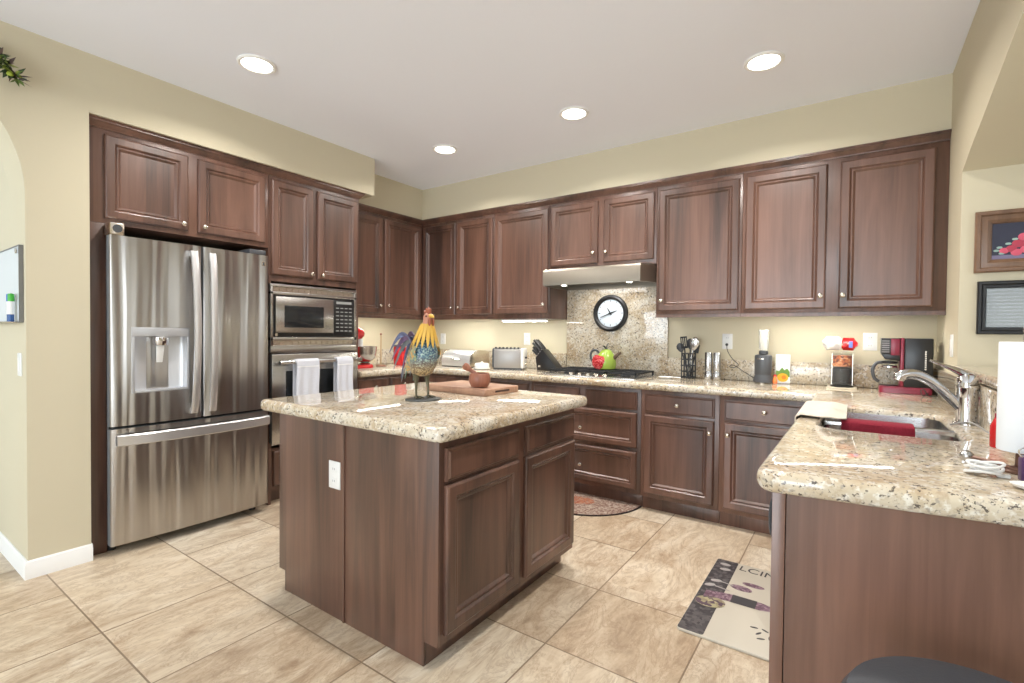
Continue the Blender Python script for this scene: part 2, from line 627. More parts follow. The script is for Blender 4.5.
def window(n, kind, u0, u1, z0, z1, plane):
    fc = face(kind, plane)
    mb = MB()
    w = 0.05

    def bar(a, b, c, d):
        mb.hull([fc(a, c, -.03), fc(b, c, -.03), fc(b, d, -.03), fc(a, d, -.03)], [fc(a, c, .02), fc(b, c, .02), fc(b, d, .02), fc(a, d, .02)])
    bar(u0, u1, z0, z0 + w)
    bar(u0, u1, z1 - w, z1)
    bar(u0, u0 + w, z0 + w, z1 - w)
    bar(u1 - w, u1, z0 + w, z1 - w)
    mid = (u0 + u1) / 2
    bar(mid - .03, mid + .03, z0 + w, z1 - w)
    o = structure(n, mb, M['white'])
    g = MB().hull([fc(u0 + w, z0 + w, -.008), fc(u1 - w, z0 + w, -.008), fc(u1 - w, z1 - w, -.008), fc(u0 + w, z1 - w, -.008)],
                  [fc(u0 + w, z0 + w, -.004), fc(u1 - w, z0 + w, -.004), fc(u1 - w, z1 - w, -.004), fc(u0 + w, z1 - w, -.004)])
    g.build('pane', M['pane'], o, world=True)
    return o


window('window_1', 'Y+', 1.6, 4.6, 0.0, 2.3, -7.06)
window('window_2', 'Y+', 5.4, 7.0, 0.95, 2.3, -7.06)
window('added_window', 'X-', -5.0, -2.2, 0.5, 2.4, 7.66)  # unseen window, added to bring light onto the island's right side
# slats of the blind on the window that the framed picture reflects
bl = thing('window_blind', 'white horizontal slat blind hanging in the far window', 'blind', (6.2, -6.96, 2.28))
mb = MB()
for k in range(27):
    z = 0.98 + k * 0.047
    mb.hull([(5.43, -6.985, z), (6.97, -6.985, z), (6.97, -6.985, z + .002), (5.43, -6.985, z + .002)],
            [(5.43, -6.945, z + .02), (6.97, -6.945, z + .02), (6.97, -6.945, z + .022), (5.43, -6.945, z + .022)])
mb.build('slat_stack', M['white'], bl, world=True)
MB().box(5.42, 6.98, -6.995, -6.935, 2.25, 2.298).build('head_rail', M['white'], bl, world=True)

# baseboards
bprof = [(0, 0), (0.014, 0), (0.014, 0.068), (0.010, 0.076), (0.010, 0.082), (0.004, 0.090), (0, 0.090)]
mb = MB()
mb.hull([(0.676 + d, -3.365 - d, z) for d, z in bprof], [(0.676 + d, -3.114, z) for d, z in bprof])
mb.hull([(0.676 + d, -3.365 - d, z) for d, z in bprof], [(-1.5, -3.365 - d, z) for d, z in bprof])
mb.hull([(0.676 + d, -3.114, z) for d, z in bprof], [(0.676 - 0.03 + d, -3.1139, z) for d, z in bprof])
structure('baseboard_left', mb, M['white'])

# crown mouldings
cprof = [(0.0, 2.346), (0.004, 2.346), (0.006, 2.352), (0.012, 2.356), (0.018, 2.366), (0.028, 2.376), (0.032, 2.378), (0.032, 2.384), (0.037, 2.386), (0.037, 2.394), (0.0, 2.394)]


def crown(name, pts):
    """pts: list of (fn(d) -> xy)"""
    mb = MB()
    rs = [[(*f(d), z) for d, z in cprof] for f in pts]
    mb.rings(rs)
    return structure(name, mb, M['wood'])


crown('trim_1', [lambda d: (0.620 + d, -3.116), lambda d: (0.620 + d, -1.35 + d), lambda d: (0.0, -1.35 + d)])
crown('trim_2', [lambda d: (0.340 + d, -1.290), lambda d: (0.340 + d, -0.340 - d), lambda d: (WX - .001, -0.340 - d)])

# ------------------------------------------------------------------ tall cabinets
XF = 0.620
FX = face('X+', XF)
c = thing('upper_cabinet', 'wide stained wood cabinet with two square doors above the steel fridge', 'cabinet', (0.3, -2.6, 1.83))
mb = MB().box(.004, XF, -3.114, -2.118, 1.83, 2.3455)
mb.build('body', M['wood'], c, world=True, bevel=.0015)
add_door(c, FX, -3.042, -2.628, 1.857, 2.318, (-2.662, 1.893))
add_door(c, FX, -2.575, -2.146, 1.857, 2.318, (-2.545, 1.893))
p = MB().box(.004, XF, -3.116, -3.034, 0, 1.829).build('fridge_side_panel', M['wood'], None, bevel=.001)
tag(p, 'tall dark wood end panel standing between the fridge and the wall', 'panel')

t = thing('oven_cabinet', 'tall wood oven tower with two upright doors over the microwave', 'cabinet', (0.3, -1.73, 0))
mb = MB()
mb.box(.004, XF, -2.117, -2.097, 0, 1.60)
mb.box(.004, XF, -1.372, -1.35, 0, 1.60)
mb.box(.004, XF, -2.117, -1.35, 1.60, 2.3455)
mb.box(.004, 0.04, -2.097, -1.372, 0, 1.60)
mb.box(.004, XF, -2.097, -1.372, 0.10, 0.40)
mb.box(.004, XF - .07, -2.097, -1.372, 0, 0.10)
mb.build('body', M['wood'], t, world=True)
add_door(t, FX, -2.100, -1.775, 1.645, 2.318, (-1.800, 1.675))
add_door(t, FX, -1.737, -1.372, 1.645, 2.318, (-1.708, 1.675))
add_door(t, FX, -2.085, -1.385, 0.13, 0.385, (-1.735, 0.26), DRAWER_FRAMED, 'drawer')

# microwave with its trim kit
mw = thing('microwave', 'built-in stainless microwave with black keypad above the oven', 'microwave', (0.62, -1.735, 1.09))
mb = MB()
mb.box(0.10, 0.615, -2.08, -1.39, 1.10, 1.575)
mb.build('body', M['steel_plain'], mw, world=True)
fxm = face('X+', 0.621)
mb = MB()


def slab(mb, fc, u0, u1, z0, z1, d0, d1):
    return mb.hull([fc(u0, z0, d0), fc(u1, z0, d0), fc(u1, z1, d0), fc(u0, z1, d0)], [fc(u0, z0, d1), fc(u1, z0, d1), fc(u1, z1, d1), fc(u0, z1, d1)])


slab(mb, fxm, -2.117, -1.39, 1.085, 1.14, 0, .03)
slab(mb, fxm, -2.117, -1.39, 1.175, 1.20, 0, .03)
slab(mb, fxm, -2.117, -1.39, 1.505, 1.525, 0, .03)
slab(mb, fxm, -2.117, -1.39, 1.56, 1.58, 0, .03)
slab(mb, fxm, -2.117, -2.098, 1.14, 1.56, 0, .03)
slab(mb, fxm, -1.415, -1.39, 1.14, 1.56, 0, .03)
mb.build('trim_frame', M['steel'], mw, world=True, bevel=.002)
for z0, z1 in ((1.14, 1.175), (1.525, 1.56)):
    mb = MB()
    slab(mb, fxm, -2.098, -1.415, z0, z1, 0, .008)
    for k in range(14):
        u = -2.09 + k * .0485
        slab(mb, fxm, u, u + .043, z0 + .006, z1 - .006, .008, .018)
    mb.build('vent_grille', M['nickel'], mw, world=True)
mb = MB()
slab(mb, fxm, -2.097, -1.416, 1.201, 1.504, 0, .02)
mb.build('front_frame', M['black'], mw, world=True)
mb = MB()
slab(mb, fxm, -2.082, -1.612, 1.232, 1.492, .02, .036)
d = mb.build('door', M['steel'], mw, world=True, bevel=.003)
mb = MB()
slab(mb, fxm, -2.018, -1.70, 1.27, 1.43, .036, .039)
mb.build('window', M['dark_glass'], d, world=True, bevel=.001)
mb = MB()
slab(mb, fxm, -1.606, -1.424, 1.215, 1.494, .02, .034)
kp = mb.build('control_panel', M['black'], mw, world=True, bevel=.002)
KG = mat('keypad_grey', lin(150, 152, 150), .5)
for r_ in range(7):
    for k in range(4):
        u = -1.588 + k * .040
        z = 1.245 + r_ * .030
        mb = MB()
        slab(mb, fxm, u, u + .026, z, z + .008, .034, .0352)
        mb.build('button', KG, kp, world=True)
mb = MB()
slab(mb, fxm, -1.585, -1.445, 1.462, 1.482, .034, .0352)
mb.build('display', KG, kp, world=True)
mb = MB()
mb.lathe([(.011, 0), (.011, .003)], (0.641, -2.07, 1.217), 16, 'x')
mb.build('badge', M['nickel'], mw, world=True)

# wall oven
ov = thing('built_in_oven', 'stainless wall oven under the microwave with two hanging towels', 'oven', (0.62, -1.735, 0.42))
MB().box(0.06, 0.618, -2.09, -1.38, 0.42, 1.075).build('body', M['steel_plain'], ov, world=True)
mb = MB()
slab(mb, fxm, -2.115, -1.388, 0.44, 1.078, 0, .045)
dr = mb.build('door', M['steel'], ov, world=True, bevel=.006)
mb = MB()
slab(mb, fxm, -2.012, -1.500, 0.60, 0.955, .045, .048)
mb.build('window', M['dark_glass'], dr, world=True, bevel=.001)
mb = MB()
mb.tube([(0.735, -2.095, 1.022), (0.735, -1.405, 1.022)], 0.0155, 16)
for u in (-2.05, -1.45):
    mb.tube([(0.666, u, 1.022), (0.735, u, 1.022)], 0.011, 12)
mb.build('handle', M['steel_plain'], dr, world=True)


def hang_towel(u0, u1, zb, zback, label):
    R = 0.022
    zc = 1.022

    def fn(u, v):
        y = u0 + (u1 - u0) * u
        L1, L2 = zc - zb, zc - zback
        tot = L1 + pi * R + L2
        s = v * tot
        wv = 0.004 * sin(u * 15) * min(1, abs(s - L1) / .1)
        if s < L1:
            return (0.735 + R + wv, y + .003 * sin(s * 20), zb + s)
        if s < L1 + pi * R:
            a = (s - L1) / R
            return (0.735 + R * cos(a), y, zc + R * sin(a))
        return (0.735 - R, y, zc - (s - L1 - pi * R))
    o = MB().sheet(fn, 14, 40, .005).build('hanging_towel', M['towel'], None)
    return tag(o, label, 'towel', 'towels on the oven handle')


a = hang_towel(-1.985, -1.805, 0.58, 0.72, 'pale grey towel on the oven handle beside the fridge')
b = hang_towel(-1.648, -1.505, 0.64, 0.74, 'pale grey towel on the oven handle, nearer the red mixer')
for o, u0, u1 in ((a, -1.985, -1.805), (b, -1.648, -1.505)):
    MB().box(0.7595, 0.7612, u0 + .004, u1 - .004, 0.985, 0.990).build('hem_line', M['white'], o, world=True)

# ------------------------------------------------------------------ refrigerator
fr = thing('refrigerator', 'stainless french-door refrigerator with ice dispenser and bottom freezer drawer', 'refrigerator', (0.4, -2.615, 0))
FRX = 0.665
M['pale_steel'] = mat('pale_steel', lin(212, 211, 212), .36, .85)
M['fridge_edge'] = mat('fridge_edge', lin(126, 130, 134), .45, .2)
MB().box(0.06, FRX, -3.028, -2.176, 0.055, 1.745).build('body', mat('fridge_side', lin(150, 153, 156), .4, .3), fr, world=True, bevel=.004)


def bowed(u0, u1, z0, z1, yc, half, x0=0.672, xf=0.74, bow=.016, hole=None):
    """door slab with a slightly bowed front"""
    mb = MB()
    n = 14
    us = [u0 + (u1 - u0) * i / n for i in range(n + 1)]
    if hole:
        us = sorted(set([round(x, 5) for x in us if not (hole[0] - .01 < x < hole[0] + .01 or hole[1] - .01 < x < hole[1] + .01)] + [hole[0], hole[1]]))

    def X(u):
        e = min(u - u0, u1 - u)
        r = .012
        rd = 0 if e > r else r - sqrt(max(0, r * r - (r - e) ** 2))
        return xf + bow * (1 - ((u - yc) / half) ** 2) - bow - rd
    ext = []
    for u in us:
        ext.append(u)
    ex = [u0, u0 + .003, u0 + .007, u1 - .007, u1 - .003, u1]
    us = sorted(set([round(x, 5) for x in us + ex]))
    zs = [z0, z1] if not hole else [z0, hole[2], hole[3], z1]
    idx = {}
    vs = []
    for i, u in enumerate(us):
        for j, z in enumerate(zs):
            idx[('f', i, j)] = len(vs)
            vs.append((X(u), u, z))
    for i, u in enumerate(us):
        for j, z in enumerate(zs):
            idx[('b', i, j)] = len(vs)
            vs.append((x0, u, z))
    fs = []
    nu, nz = len(us), len(zs)
    for i in range(nu - 1):
        for j in range(nz - 1):
            inh = hole and us[i] >= hole[0] - 1e-5 and us[i + 1] <= hole[1] + 1e-5 and j == 1
            if not inh:
                fs.append((idx[('f', i, j)], idx[('f', i + 1, j)], idx[('f', i + 1, j + 1)], idx[('f', i, j + 1)]))
            fs.append((idx[('b', i, j)], idx[('b', i, j + 1)], idx[('b', i + 1, j + 1)], idx[('b', i + 1, j)]))
    nf = len(fs)
    for j in range(nz - 1):
        fs.append((idx[('f', 0, j)], idx[('f', 0, j + 1)], idx[('b', 0, j + 1)], idx[('b', 0, j)]))
        fs.append((idx[('f', nu - 1, j)], idx[('b', nu - 1, j)], idx[('b', nu - 1, j + 1)], idx[('f', nu - 1, j + 1)]))
    for i in range(nu - 1):
        fs.append((idx[('f', i, 0)], idx[('b', i, 0)], idx[('b', i + 1, 0)], idx[('f', i + 1, 0)]))
        fs.append((idx[('f', i, nz - 1)], idx[('f', i + 1, nz - 1)], idx[('b', i + 1, nz - 1)], idx[('b', i, nz - 1)]))
    mb.add(vs, fs)
    mb.mi = [0] * nf + [1] * (len(fs) - nf)
    return mb, X


HY0, HY1, HZ0, HZ1 = -2.953, -2.664, 0.888, 1.258
mb, XL = bowed(-3.046, -2.597, 0.712, 1.757, -2.615, 0.44, hole=(HY0, HY1, HZ0, HZ1))
dl = mb.build('door', [M['steel_fridge'], M['fridge_edge']], fr, world=True)
mb, XR = bowed(-2.588, -2.172, 0.712, 1.757, -2.615, 0.44)
drr = mb.build('door', [M['steel_fridge'], M['fridge_edge']], fr, world=True)
mb, XD = bowed(-3.046, -2.172, 0.055, 0.697, -2.615, 0.44)
dd = mb.build('freezer_drawer', [M['steel_fridge'], M['fridge_edge']], fr, world=True)
MB().box(0.6655, 0.6715, -3.038, -2.18, 0.06, 1.74).build('door_gasket', M['black'], fr, world=True)
# dispenser
ds = M['steel_plain']
mb = MB()
xb = 0.735
mb.box(xb - .012, xb + .002, HY0, HY1, HZ1 - .052, HZ1)
mb.box(xb - .012, xb + .002, HY0, HY0 + .014, HZ0, HZ1 - .052)
mb.box(xb - .012, xb + .002, HY1 - .014, HY1, HZ0, HZ1 - .052)
mb.box(xb - .012, xb + .002, HY0 + .014, HY1 - .014, HZ0, HZ0 + .014)
disp = mb.build('dispenser', mat('dispenser_silver', lin(188, 190, 194), .35, .5), dl, world=True, bevel=.002)
mb = MB()
nz = 14
prof = []
for k in range(nz + 1):
    a = pi * k / nz
    prof.append((xb - .006 - .06 * sin(a) ** 0.5, HY0 + .014 + (HY1 - HY0 - .028) * (0.5 - 0.5 * cos(a))))
vs, fs = [], []
for k in range(nz + 1):
    vs += [(prof[k][0], prof[k][1], HZ0 + .014), (prof[k][0], prof[k][1], HZ1 - .052)]
for k in range(nz):
    fs.append((2 * k, 2 * k + 2, 2 * k + 3, 2 * k + 1))
fs.append(tuple(2 * k for k in range(nz + 1)))
fs.append(tuple(2 * k + 1 for k in range(nz + 1)))
mb.add(vs, fs)
mb.build('recess', mat('recess_silver', lin(206, 208, 212), .4, .35), dl, world=True)
yc = (HY0 + HY1) / 2
mb = MB()
mb.lathe([(.034, 0), (.042, .02), (.042, .045), (.036, .05)], (xb - .018, yc, HZ1 - .103), 20)
mb.build('spout_housing', M['chrome'], dl, world=True)
mb = MB()
mb.hull([(xb - .04, yc - .016, 1.055), (xb - .04, yc + .016, 1.055), (xb - .034, yc + .016, 1.055), (xb - .034, yc - .016, 1.055)],
        [(xb - .028, yc - .021, 1.158), (xb - .028, yc + .021, 1.158), (xb - .018, yc + .021, 1.158), (xb - .018, yc - .021, 1.158)])
mb.build('dispenser_lever', M['white'], dl, world=True, bevel=.002)
# door handles, gently bowed
for root, y, sgn in ((dl, -2.645, 1), (drr, -2.540, -1)):
    mb = MB()
    rs = []
    for k in range(15):
        tt = k / 14
        z = 0.742 + (1.722 - 0.742) * tt
        s_ = sin(pi * tt)
        x = 0.748 + .040 * s_ ** 0.6
        yy = y + sgn * (.006 * s_ - .0)
        w = .019
        rs.append([(x - .007, yy - w, z), (x + .006, yy - w, z), (x + .010, yy - w * .5, z), (x + .010, yy + w * .5, z), (x + .006, yy + w, z), (x - .007, yy + w, z)])
    mb.rings(rs)
    mb.box(0.728, 0.752, y - .017, y + .017, 0.742, 0.775)
    mb.box(0.728, 0.752, y - .017, y + .017, 1.69, 1.722)
    mb.build('handle', M['pale_steel'], root, world=True)
mb = MB()
rs = []
for k in range(15):
    tt = k / 14
    y = -3.026 + (.846) * tt
    s_ = sin(pi * tt)
    x = 0.748 + .038 * s_ ** 0.5
    rs.append([(x - .008, y, .606), (x + .006, y, .606), (x + .012, y, .612), (x + .012, y, .660), (x + .006, y, .666), (x - .008, y, .666)])
mb.rings(rs)
mb.box(0.722, 0.752, -3.026, -2.99, .613, .661)
mb.box(0.722, 0.752, -2.212, -2.18, .613, .661)
mb.build('handle', M['pale_steel'], dd, world=True)
mb = MB().box(0.625, 0.735, -3.046, -2.983, 1.7575, 1.824)
hc = mb.build('hinge_cover', M['nickel'], fr, world=True, bevel=.006)
mb = MB().lathe([(.022, 0), (.022, .002)], (0.735, -3.015, 1.792), 18, 'x')
mb.build('hinge_cap', M['charcoal'], hc, world=True)
MB().box(0.56, 0.725, -2.30, -2.19, 1.7575, 1.79).build('hinge_cover', M['charcoal'], fr, world=True, bevel=.006)
for y in (-3.01, -2.22):
    MB().lathe([(.022, 0.0), (.022, .03), (.012, .032), (.012, .056)], (0.60, y, 0), 16).build('foot', M['black'], fr, world=True)
MB().box(XR(-2.205) - .001, XR(-2.205) + .002, -2.222, -2.196, 1.685, 1.713).build('badge', M['nickel'], drr, world=True)
MB().box(XR(-2.205) + .002, XR(-2.205) + .003, -2.214, -2.204, 1.690, 1.708).build('badge_mark', M['charcoal'], drr, world=True)

# ------------------------------------------------------------------ upper cabinets
UB, UT = 1.373, 2.3455
YF = -0.340
FY = face('Y-', YF)
FL = face('X+', 0.340)
UP = 'upper cabinets along the walls'


def upper(label, boxes, base):
    c_ = thing('upper_cabinet', label, 'cabinet', base)
    mb = MB()
    for b_ in boxes:
        mb.box(*b_)
    mb.build('body', M['wood'], c_, world=True, bevel=.0015)
    return c_


def rail(root, x0, x1, y0, y1):
    MB().box(x0, x1, y0, y1, UB, UB + .0245).build('bottom_rail', M['wood'], root, world=True)


DZ0, DZ1 = 1.420, 2.316
c = upper('upper cabinet on the side wall next to the oven tower, two doors', [(.004, .34, -1.349, -.341, UB + .025, UT)], (.17, -.85, UB))
MB().box(.32, .34, -1.349, -.341, UB, UB + .0245).build('bottom_rail', M['wood'], c, world=True)
add_door(c, FL, -1.315, -.872, DZ0, DZ1, (-.908, 1.495))
add_door(c, FL, -.843, -.372, DZ0, DZ1, (-.810, 1.495))
c = upper('upper corner cabinet with two narrow doors behind the rooster', [(.004, 1.278, YF, -.004, UB + .025, UT)], (.64, -.17, UB))
rail(c, .34, 1.278, YF, YF + .02)
add_door(c, FY, .372, .812, DZ0, DZ1, (.775, 1.490))
add_door(c, FY, .834, 1.266, DZ0, DZ1, (.870, 1.490))
c = upper('upper cabinet with one wide door just beside the range hood, over the knife block', [(1.28, 1.874, YF, -.004, UB, UT)], (1.58, -.17, UB))
add_door(c, FY, 1.290, 1.862, DZ0, DZ1, (1.832, 1.492))
c = upper('short upper cabinet with two small doors over the range hood', [(1.876, 2.799, YF, -.004, 1.78, UT)], (2.34, -.17, 1.78))
add_door(c, FY, 1.892, 2.326, 1.815, DZ1, (2.292, 1.895))
add_door(c, FY, 2.374, 2.782, 1.815, DZ1, (2.402, 1.895))
c = upper('upper cabinet with one wide door over the utensil crock and steel mills', [(2.801, 3.388, YF, -.004, UB + .025, UT)], (3.1, -.17, UB))
rail(c, 2.801, 3.388, YF, YF + .02)
add_door(c, FY, 2.820, 3.372, DZ0, DZ1, (2.850, 1.495))
c = upper('upper cabinet with two wide doors over the blender and coffee maker', [(3.39, WX - .001, YF, -.004, UB + .025, UT)], (3.9, -.17, UB))
rail(c, 3.39, WX - .001, YF, YF + .02)
add_door(c, FY, 3.411, 3.872, DZ0, DZ1, (3.846, 1.497))
add_door(c, FY, 3.940, 4.384, DZ0, DZ1, (3.962, 1.497))

# under-cabinet light bars


def light_bar(x0, x1, y0, y1, label, UB=UB):
    o = thing('under_cabinet_light', label, 'light', ((x0 + x1) / 2, (y0 + y1) / 2, UB - .022))
    MB().box(x0, x1, y0, y1, UB - .018, UB - .0005).build('housing', M['white'], o, world=True, bevel=.002)
    MB().box(x0 + .01, x1 - .01, y0 + .008, y1 - .008, UB - .022, UB - .018).build('diffuser', M['strip'], o, world=True)


light_bar(.24, .29, -1.10, -.55, 'slim light bar under the side wall upper cabinet by the oven', UB + .025)
light_bar(.55, 1.15, -.31, -.26, 'slim light bar under the corner upper cabinet', UB + .025)
light_bar(1.34, 1.82, -.31, -.26, 'slim light bar under the upper cabinet beside the hood')
light_bar(3.50, 4.22, -.32, -.27, 'slim light bar under the upper cabinet above the coffee maker', UB + .025)

# range hood
hd = thing('range_hood', 'stainless range hood over the cooktop', 'range hood', (2.335, -.25, 1.64))


def hoodpoly(f, s):
    return [(1.880 + s, -.026), (1.880 + s, -.36), (1.905 + s, f), (2.735 - s, f), (2.795 - s, -.36), (2.795 - s, -.026)]


mb = MB()
hin = [(1.892, -.036), (1.892, -.355), (1.914, -.488), (2.726, -.488), (2.783, -.355), (2.783, -.036)]
mb.rings([[(x, y, 1.700) for x, y in hin], [(x, y, 1.638) for x, y in hin], [(x, y, 1.638) for x, y in hoodpoly(-.50, 0)], [(x, y, 1.752) for x, y in hoodpoly(-.50, 0)],
          [(x, y, 1.768) for x, y in hoodpoly(-.492, .002)], [(x, y, 1.775) for x, y in hoodpoly(-.47, .008)], [(x, y, 1.779) for x, y in hoodpoly(-.44, .014)]])
hb = mb.build('body', mat('satin_steel', lin(152, 145, 134), .36, 1.0), hd, world=True)
MB().box(1.95, 2.72, -.33, -.05, 1.692, 1.6995).build('filter', M['charcoal'], hd, world=True)
for x in (2.06, 2.62):
    MB().lathe([(.030, 1.642), (.034, 1.648), (.034, 1.6995)], (x, -.42, 0), 18).build('lamp_housing', M['nickel'], hd, world=True)
    MB().lathe([(.018, 1.6395), (.022, 1.6415)], (x, -.42, 0), 16).build('lamp', M['hoodlamp'], hd, world=True)
_l = area('hood_light', (2.34, -.22, 1.68), (0, .1, -1), .5, .1, 2.0, (1, .98, .95), 150)
_l.parent = hd
_l.location = Vector((2.34, -.22, 1.68)) - hd.location

# ------------------------------------------------------------------ base cabinets
BF = -0.600
FB = face('Y-', BF)
CU = 0.8585   # underside of the worktop


def base_body(root, x0, x1, y0, y1, toe):
    """toe: function adding the recessed plinth"""
    mb = MB().box(x0, x1, y0, y1, 0.10, CU - .001)
    toe(mb)
    return mb.build('body', M['wood'], root, world=True, bevel=.0015)


def sec(label, cx, cy):
    return thing('base_cabinet', label, 'cabinet', (cx, cy, 0))


c = sec('base cabinet by the oven with two drawers under the red mixer', .3, -1.0)
base_body(c, .004, .60, -1.349, -.601, lambda mb: mb.box(.004, .545, -1.349, -.601, 0, .10))
FBL = face('X+', .60)
add_door(c, FBL, -1.330, -1.022, .705, .832, (-1.172, .767), DRAWER, 'drawer')
add_door(c, FBL, -.990, -.700, .705, .832, (-.845, .767), DRAWER, 'drawer')
add_door(c, FBL, -1.330, -1.022, .125, .685, (-1.05, .60))
add_door(c, FBL, -.990, -.700, .125, .685, (-.96, .60))
c = sec('base cabinet in the corner behind the island, under the toaster', 1.0, -.3)
base_body(c, .004, 1.868, BF, -.004, lambda mb: mb.box(.004, 1.868, -.545, -.004, 0, .10))
for u0, u1 in ((.70, 1.255), (1.292, 1.847)):
    add_door(c, FB, u0, u1, .705, .832, ((u0 + u1) / 2, .767), DRAWER, 'drawer')
    add_door(c, FB, u0, u1, .125, .685, (u1 - .03 if u0 < 1 else u0 + .03, .60))
c = sec('base cabinet under the cooktop with two wide drawers', 2.33, -.3)
base_body(c, 1.87, 2.794, BF, -.004, lambda mb: mb.box(1.87, 2.794, -.545, -.004, 0, .10))
add_door(c, FB, 1.895, 2.307, .705, .832, None, DRAWER, 'false_front')
add_door(c, FB, 2.362, 2.768, .705, .832, None, DRAWER, 'false_front')
add_door(c, FB, 1.895, 2.768, .433, .685, (2.335, .538), DRAWER_FRAMED, 'drawer')
add_door(c, FB, 1.895, 2.768, .135, .405, (2.335, .256), DRAWER_FRAMED, 'drawer')
c = sec('base cabinet with one drawer and one door, beside the wide cooktop drawers', 3.05, -.3)
base_body(c, 2.796, 3.318, BF, -.004, lambda mb: mb.box(2.796, 3.318, -.545, -.004, 0, .10))
add_door(c, FB, 2.822, 3.290, .700, .832, (3.055, .767), DRAWER, 'drawer')
add_door(c, FB, 2.822, 3.290, .130, .685, (3.264, .607))
c = sec('base cabinet with one drawer and one door, in the corner beside the sink peninsula', 3.6, -.3)
base_body(c, 3.32, 4.44, BF, -.004, lambda mb: mb.box(3.32, 4.44, -.545, -.004, 0, .10))
add_door(c, FB, 3.347, 3.800, .700, .832, (3.583, .773), DRAWER, 'drawer')
add_door(c, FB, 3.347, 3.800, .130, .685, (3.374, .610))

# peninsula cabinet (open topped around the sink)
PXF = 3.868
FP = face('X-', PXF)
c = sec('peninsula cabinet that carries the sink, plain grey brown end panel', 4.15, -1.6)


def pe(x):   # the end of the peninsula is very slightly skewed
    return -2.596 + (x - 3.868) * 0.125


mb = MB()
mb.box(PXF, PXF + .02, -1.945, -.603, .10, CU - .001)
mb.box(WX - .024, WX - .001, -1.945, -.603, 0, CU - .001)
mb.box(PXF + .02, WX - .024, -1.945, -1.925, 0, CU - .001)
mb.box(PXF + .02, WX - .024, -.64, -.603, 0, CU - .001)
mb.box(PXF + .02, WX - .024, -1.925, -.64, .10, .12)
mb.box(PXF + .055, PXF + .07, -1.925, -.64, 0, .10)
mb.build('body', M['wood'], c, world=True)
add_door(c, FP, -1.55, -1.08, .125, .83, (-1.52, .75))
add_door(c, FP, -1.05, -.66, .125, .83, (-1.02, .75))
ep = MB()
ep.prism([(3.893, pe(3.893) + .004), (WX - .001, pe(WX) + .004), (WX - .001, pe(WX) + .030), (3.893, pe(3.893) + .030)], 'z', 0, CU - .001)
ep.build('end_panel', M['wood'], c, world=True)
ep = MB()
ep.prism([(3.862, pe(3.868)), (3.891, pe(3.891)), (3.891, pe(3.891) + .032), (3.862, pe(3.868) + .032)], 'z', 0, CU - .001)
ep.build('corner_stile', M['wood'], c, world=True, bevel=.001)
dw = thing('dishwasher', 'black fronted dishwasher at the end of the sink peninsula', 'dishwasher', (4.15, -2.25, 0))
MB().box(PXF + .01, WX - .03, -2.485, -1.95, .10, CU - .004).build('body', M['charcoal'], dw, world=True)
mb = MB()
slab(mb, FP, -2.548, -1.952, .12, .85, -.010, .004)
d = mb.build('door', M['black'], dw, world=True, bevel=.004)
mb = MB()
mb.tube([(PXF - .003, -2.53, .83), (PXF - .014, -2.53, .81), (PXF - .017, -2.53, .77), (PXF - .014, -2.53, .73), (PXF - .003, -2.53, .71)], .0045, 8, 4)
mb.build('handle', M['charcoal'], d, world=True)
MB().box(PXF + .05, PXF + .06, -2.55, -1.95, 0.0, .099).build('kick_plate', M['black'], dw, world=True)

# ------------------------------------------------------------------ worktops


def worktop(name, outer, holes, z0, z1, label, bev=.022):
    cu = bpy.data.curves.new(name, 'CURVE')
    cu.dimensions = '2D'
    cu.fill_mode = 'BOTH'
    b = min(bev, (z1 - z0) / 2 - .001)
    cu.extrude = (z1 - z0) / 2 - b
    cu.bevel_depth = b
    cu.bevel_resolution = 3

    def offset(poly, d):
        n = len(poly)
        out = []
        A = sum(poly[i][0] * poly[(i + 1) % n][1] - poly[(i + 1) % n][0] * poly[i][1] for i in range(n))
        sg = 1 if A > 0 else -1
        for i in range(n):
            p0, p1, p2 = Vector(poly[i - 1]), Vector(poly[i]), Vector(poly[(i + 1) % n])
            e1, e2 = (p1 - p0).normalized(), (p2 - p1).normalized()
            n1, n2 = Vector((-e1.y, e1.x)) * sg, Vector((-e2.y, e2.x)) * sg
            k = n1 + n2
            out.append(p1 + k * (d / (k.dot(n1))))
        return out
    for poly, d in [(outer, b)] + [(h_, -b) for h_ in holes]:
        q = offset(poly, d)
        sp = cu.splines.new('POLY')
        sp.points.add(len(q) - 1)
        for i, p_ in enumerate(q):
            sp.points[i].co = (p_.x, p_.y, 0, 1)
        sp.use_cyclic_u = True
    o = bpy.data.objects.new(name, cu)
    COL.objects.link(o)
    me = bpy.data.meshes.new_from_object(o.evaluated_get(bpy.context.evaluated_depsgraph_get()))
    bpy.data.objects.remove(o)
    cx = sum(p_[0] for p_ in outer) / len(outer)
    cy = sum(p_[1] for p_ in outer) / len(outer)
    me.transform(Matrix.Translation((-cx, -cy, (z1 - z0) / 2)))
    me.name = name
    me.materials.clear()
    me.materials.append(M['granite'])
    bm = bmesh.new()
    bm.from_mesh(me)
    bmesh.ops.remove_doubles(bm, verts=bm.verts, dist=1e-5)
    bmesh.ops.recalc_face_normals(bm, faces=bm.faces)
    bm.to_mesh(me)
    bm.free()
    for p_ in me.polygons:
        p_.use_smooth = True
    me.set_sharp_from_angle(angle=radians(40))
    r = bpy.data.objects.new(name, me)
    COL.objects.link(r)
    r.location = (cx, cy, z0)
    return tag(r, label, 'worktop')


def rrect(x0, x1, y0, y1, r, n=5):
    pts = []
    for cx, cy, a0 in ((x1 - r, y1 - r, 0), (x0 + r, y1 - r, 90), (x0 + r, y0 + r, 180), (x1 - r, y0 + r, 270)):
        for k in range(n + 1):
            a = radians(a0 + 90 * k / n)
            pts.append((cx + r * cos(a), cy + r * sin(a)))
    return pts


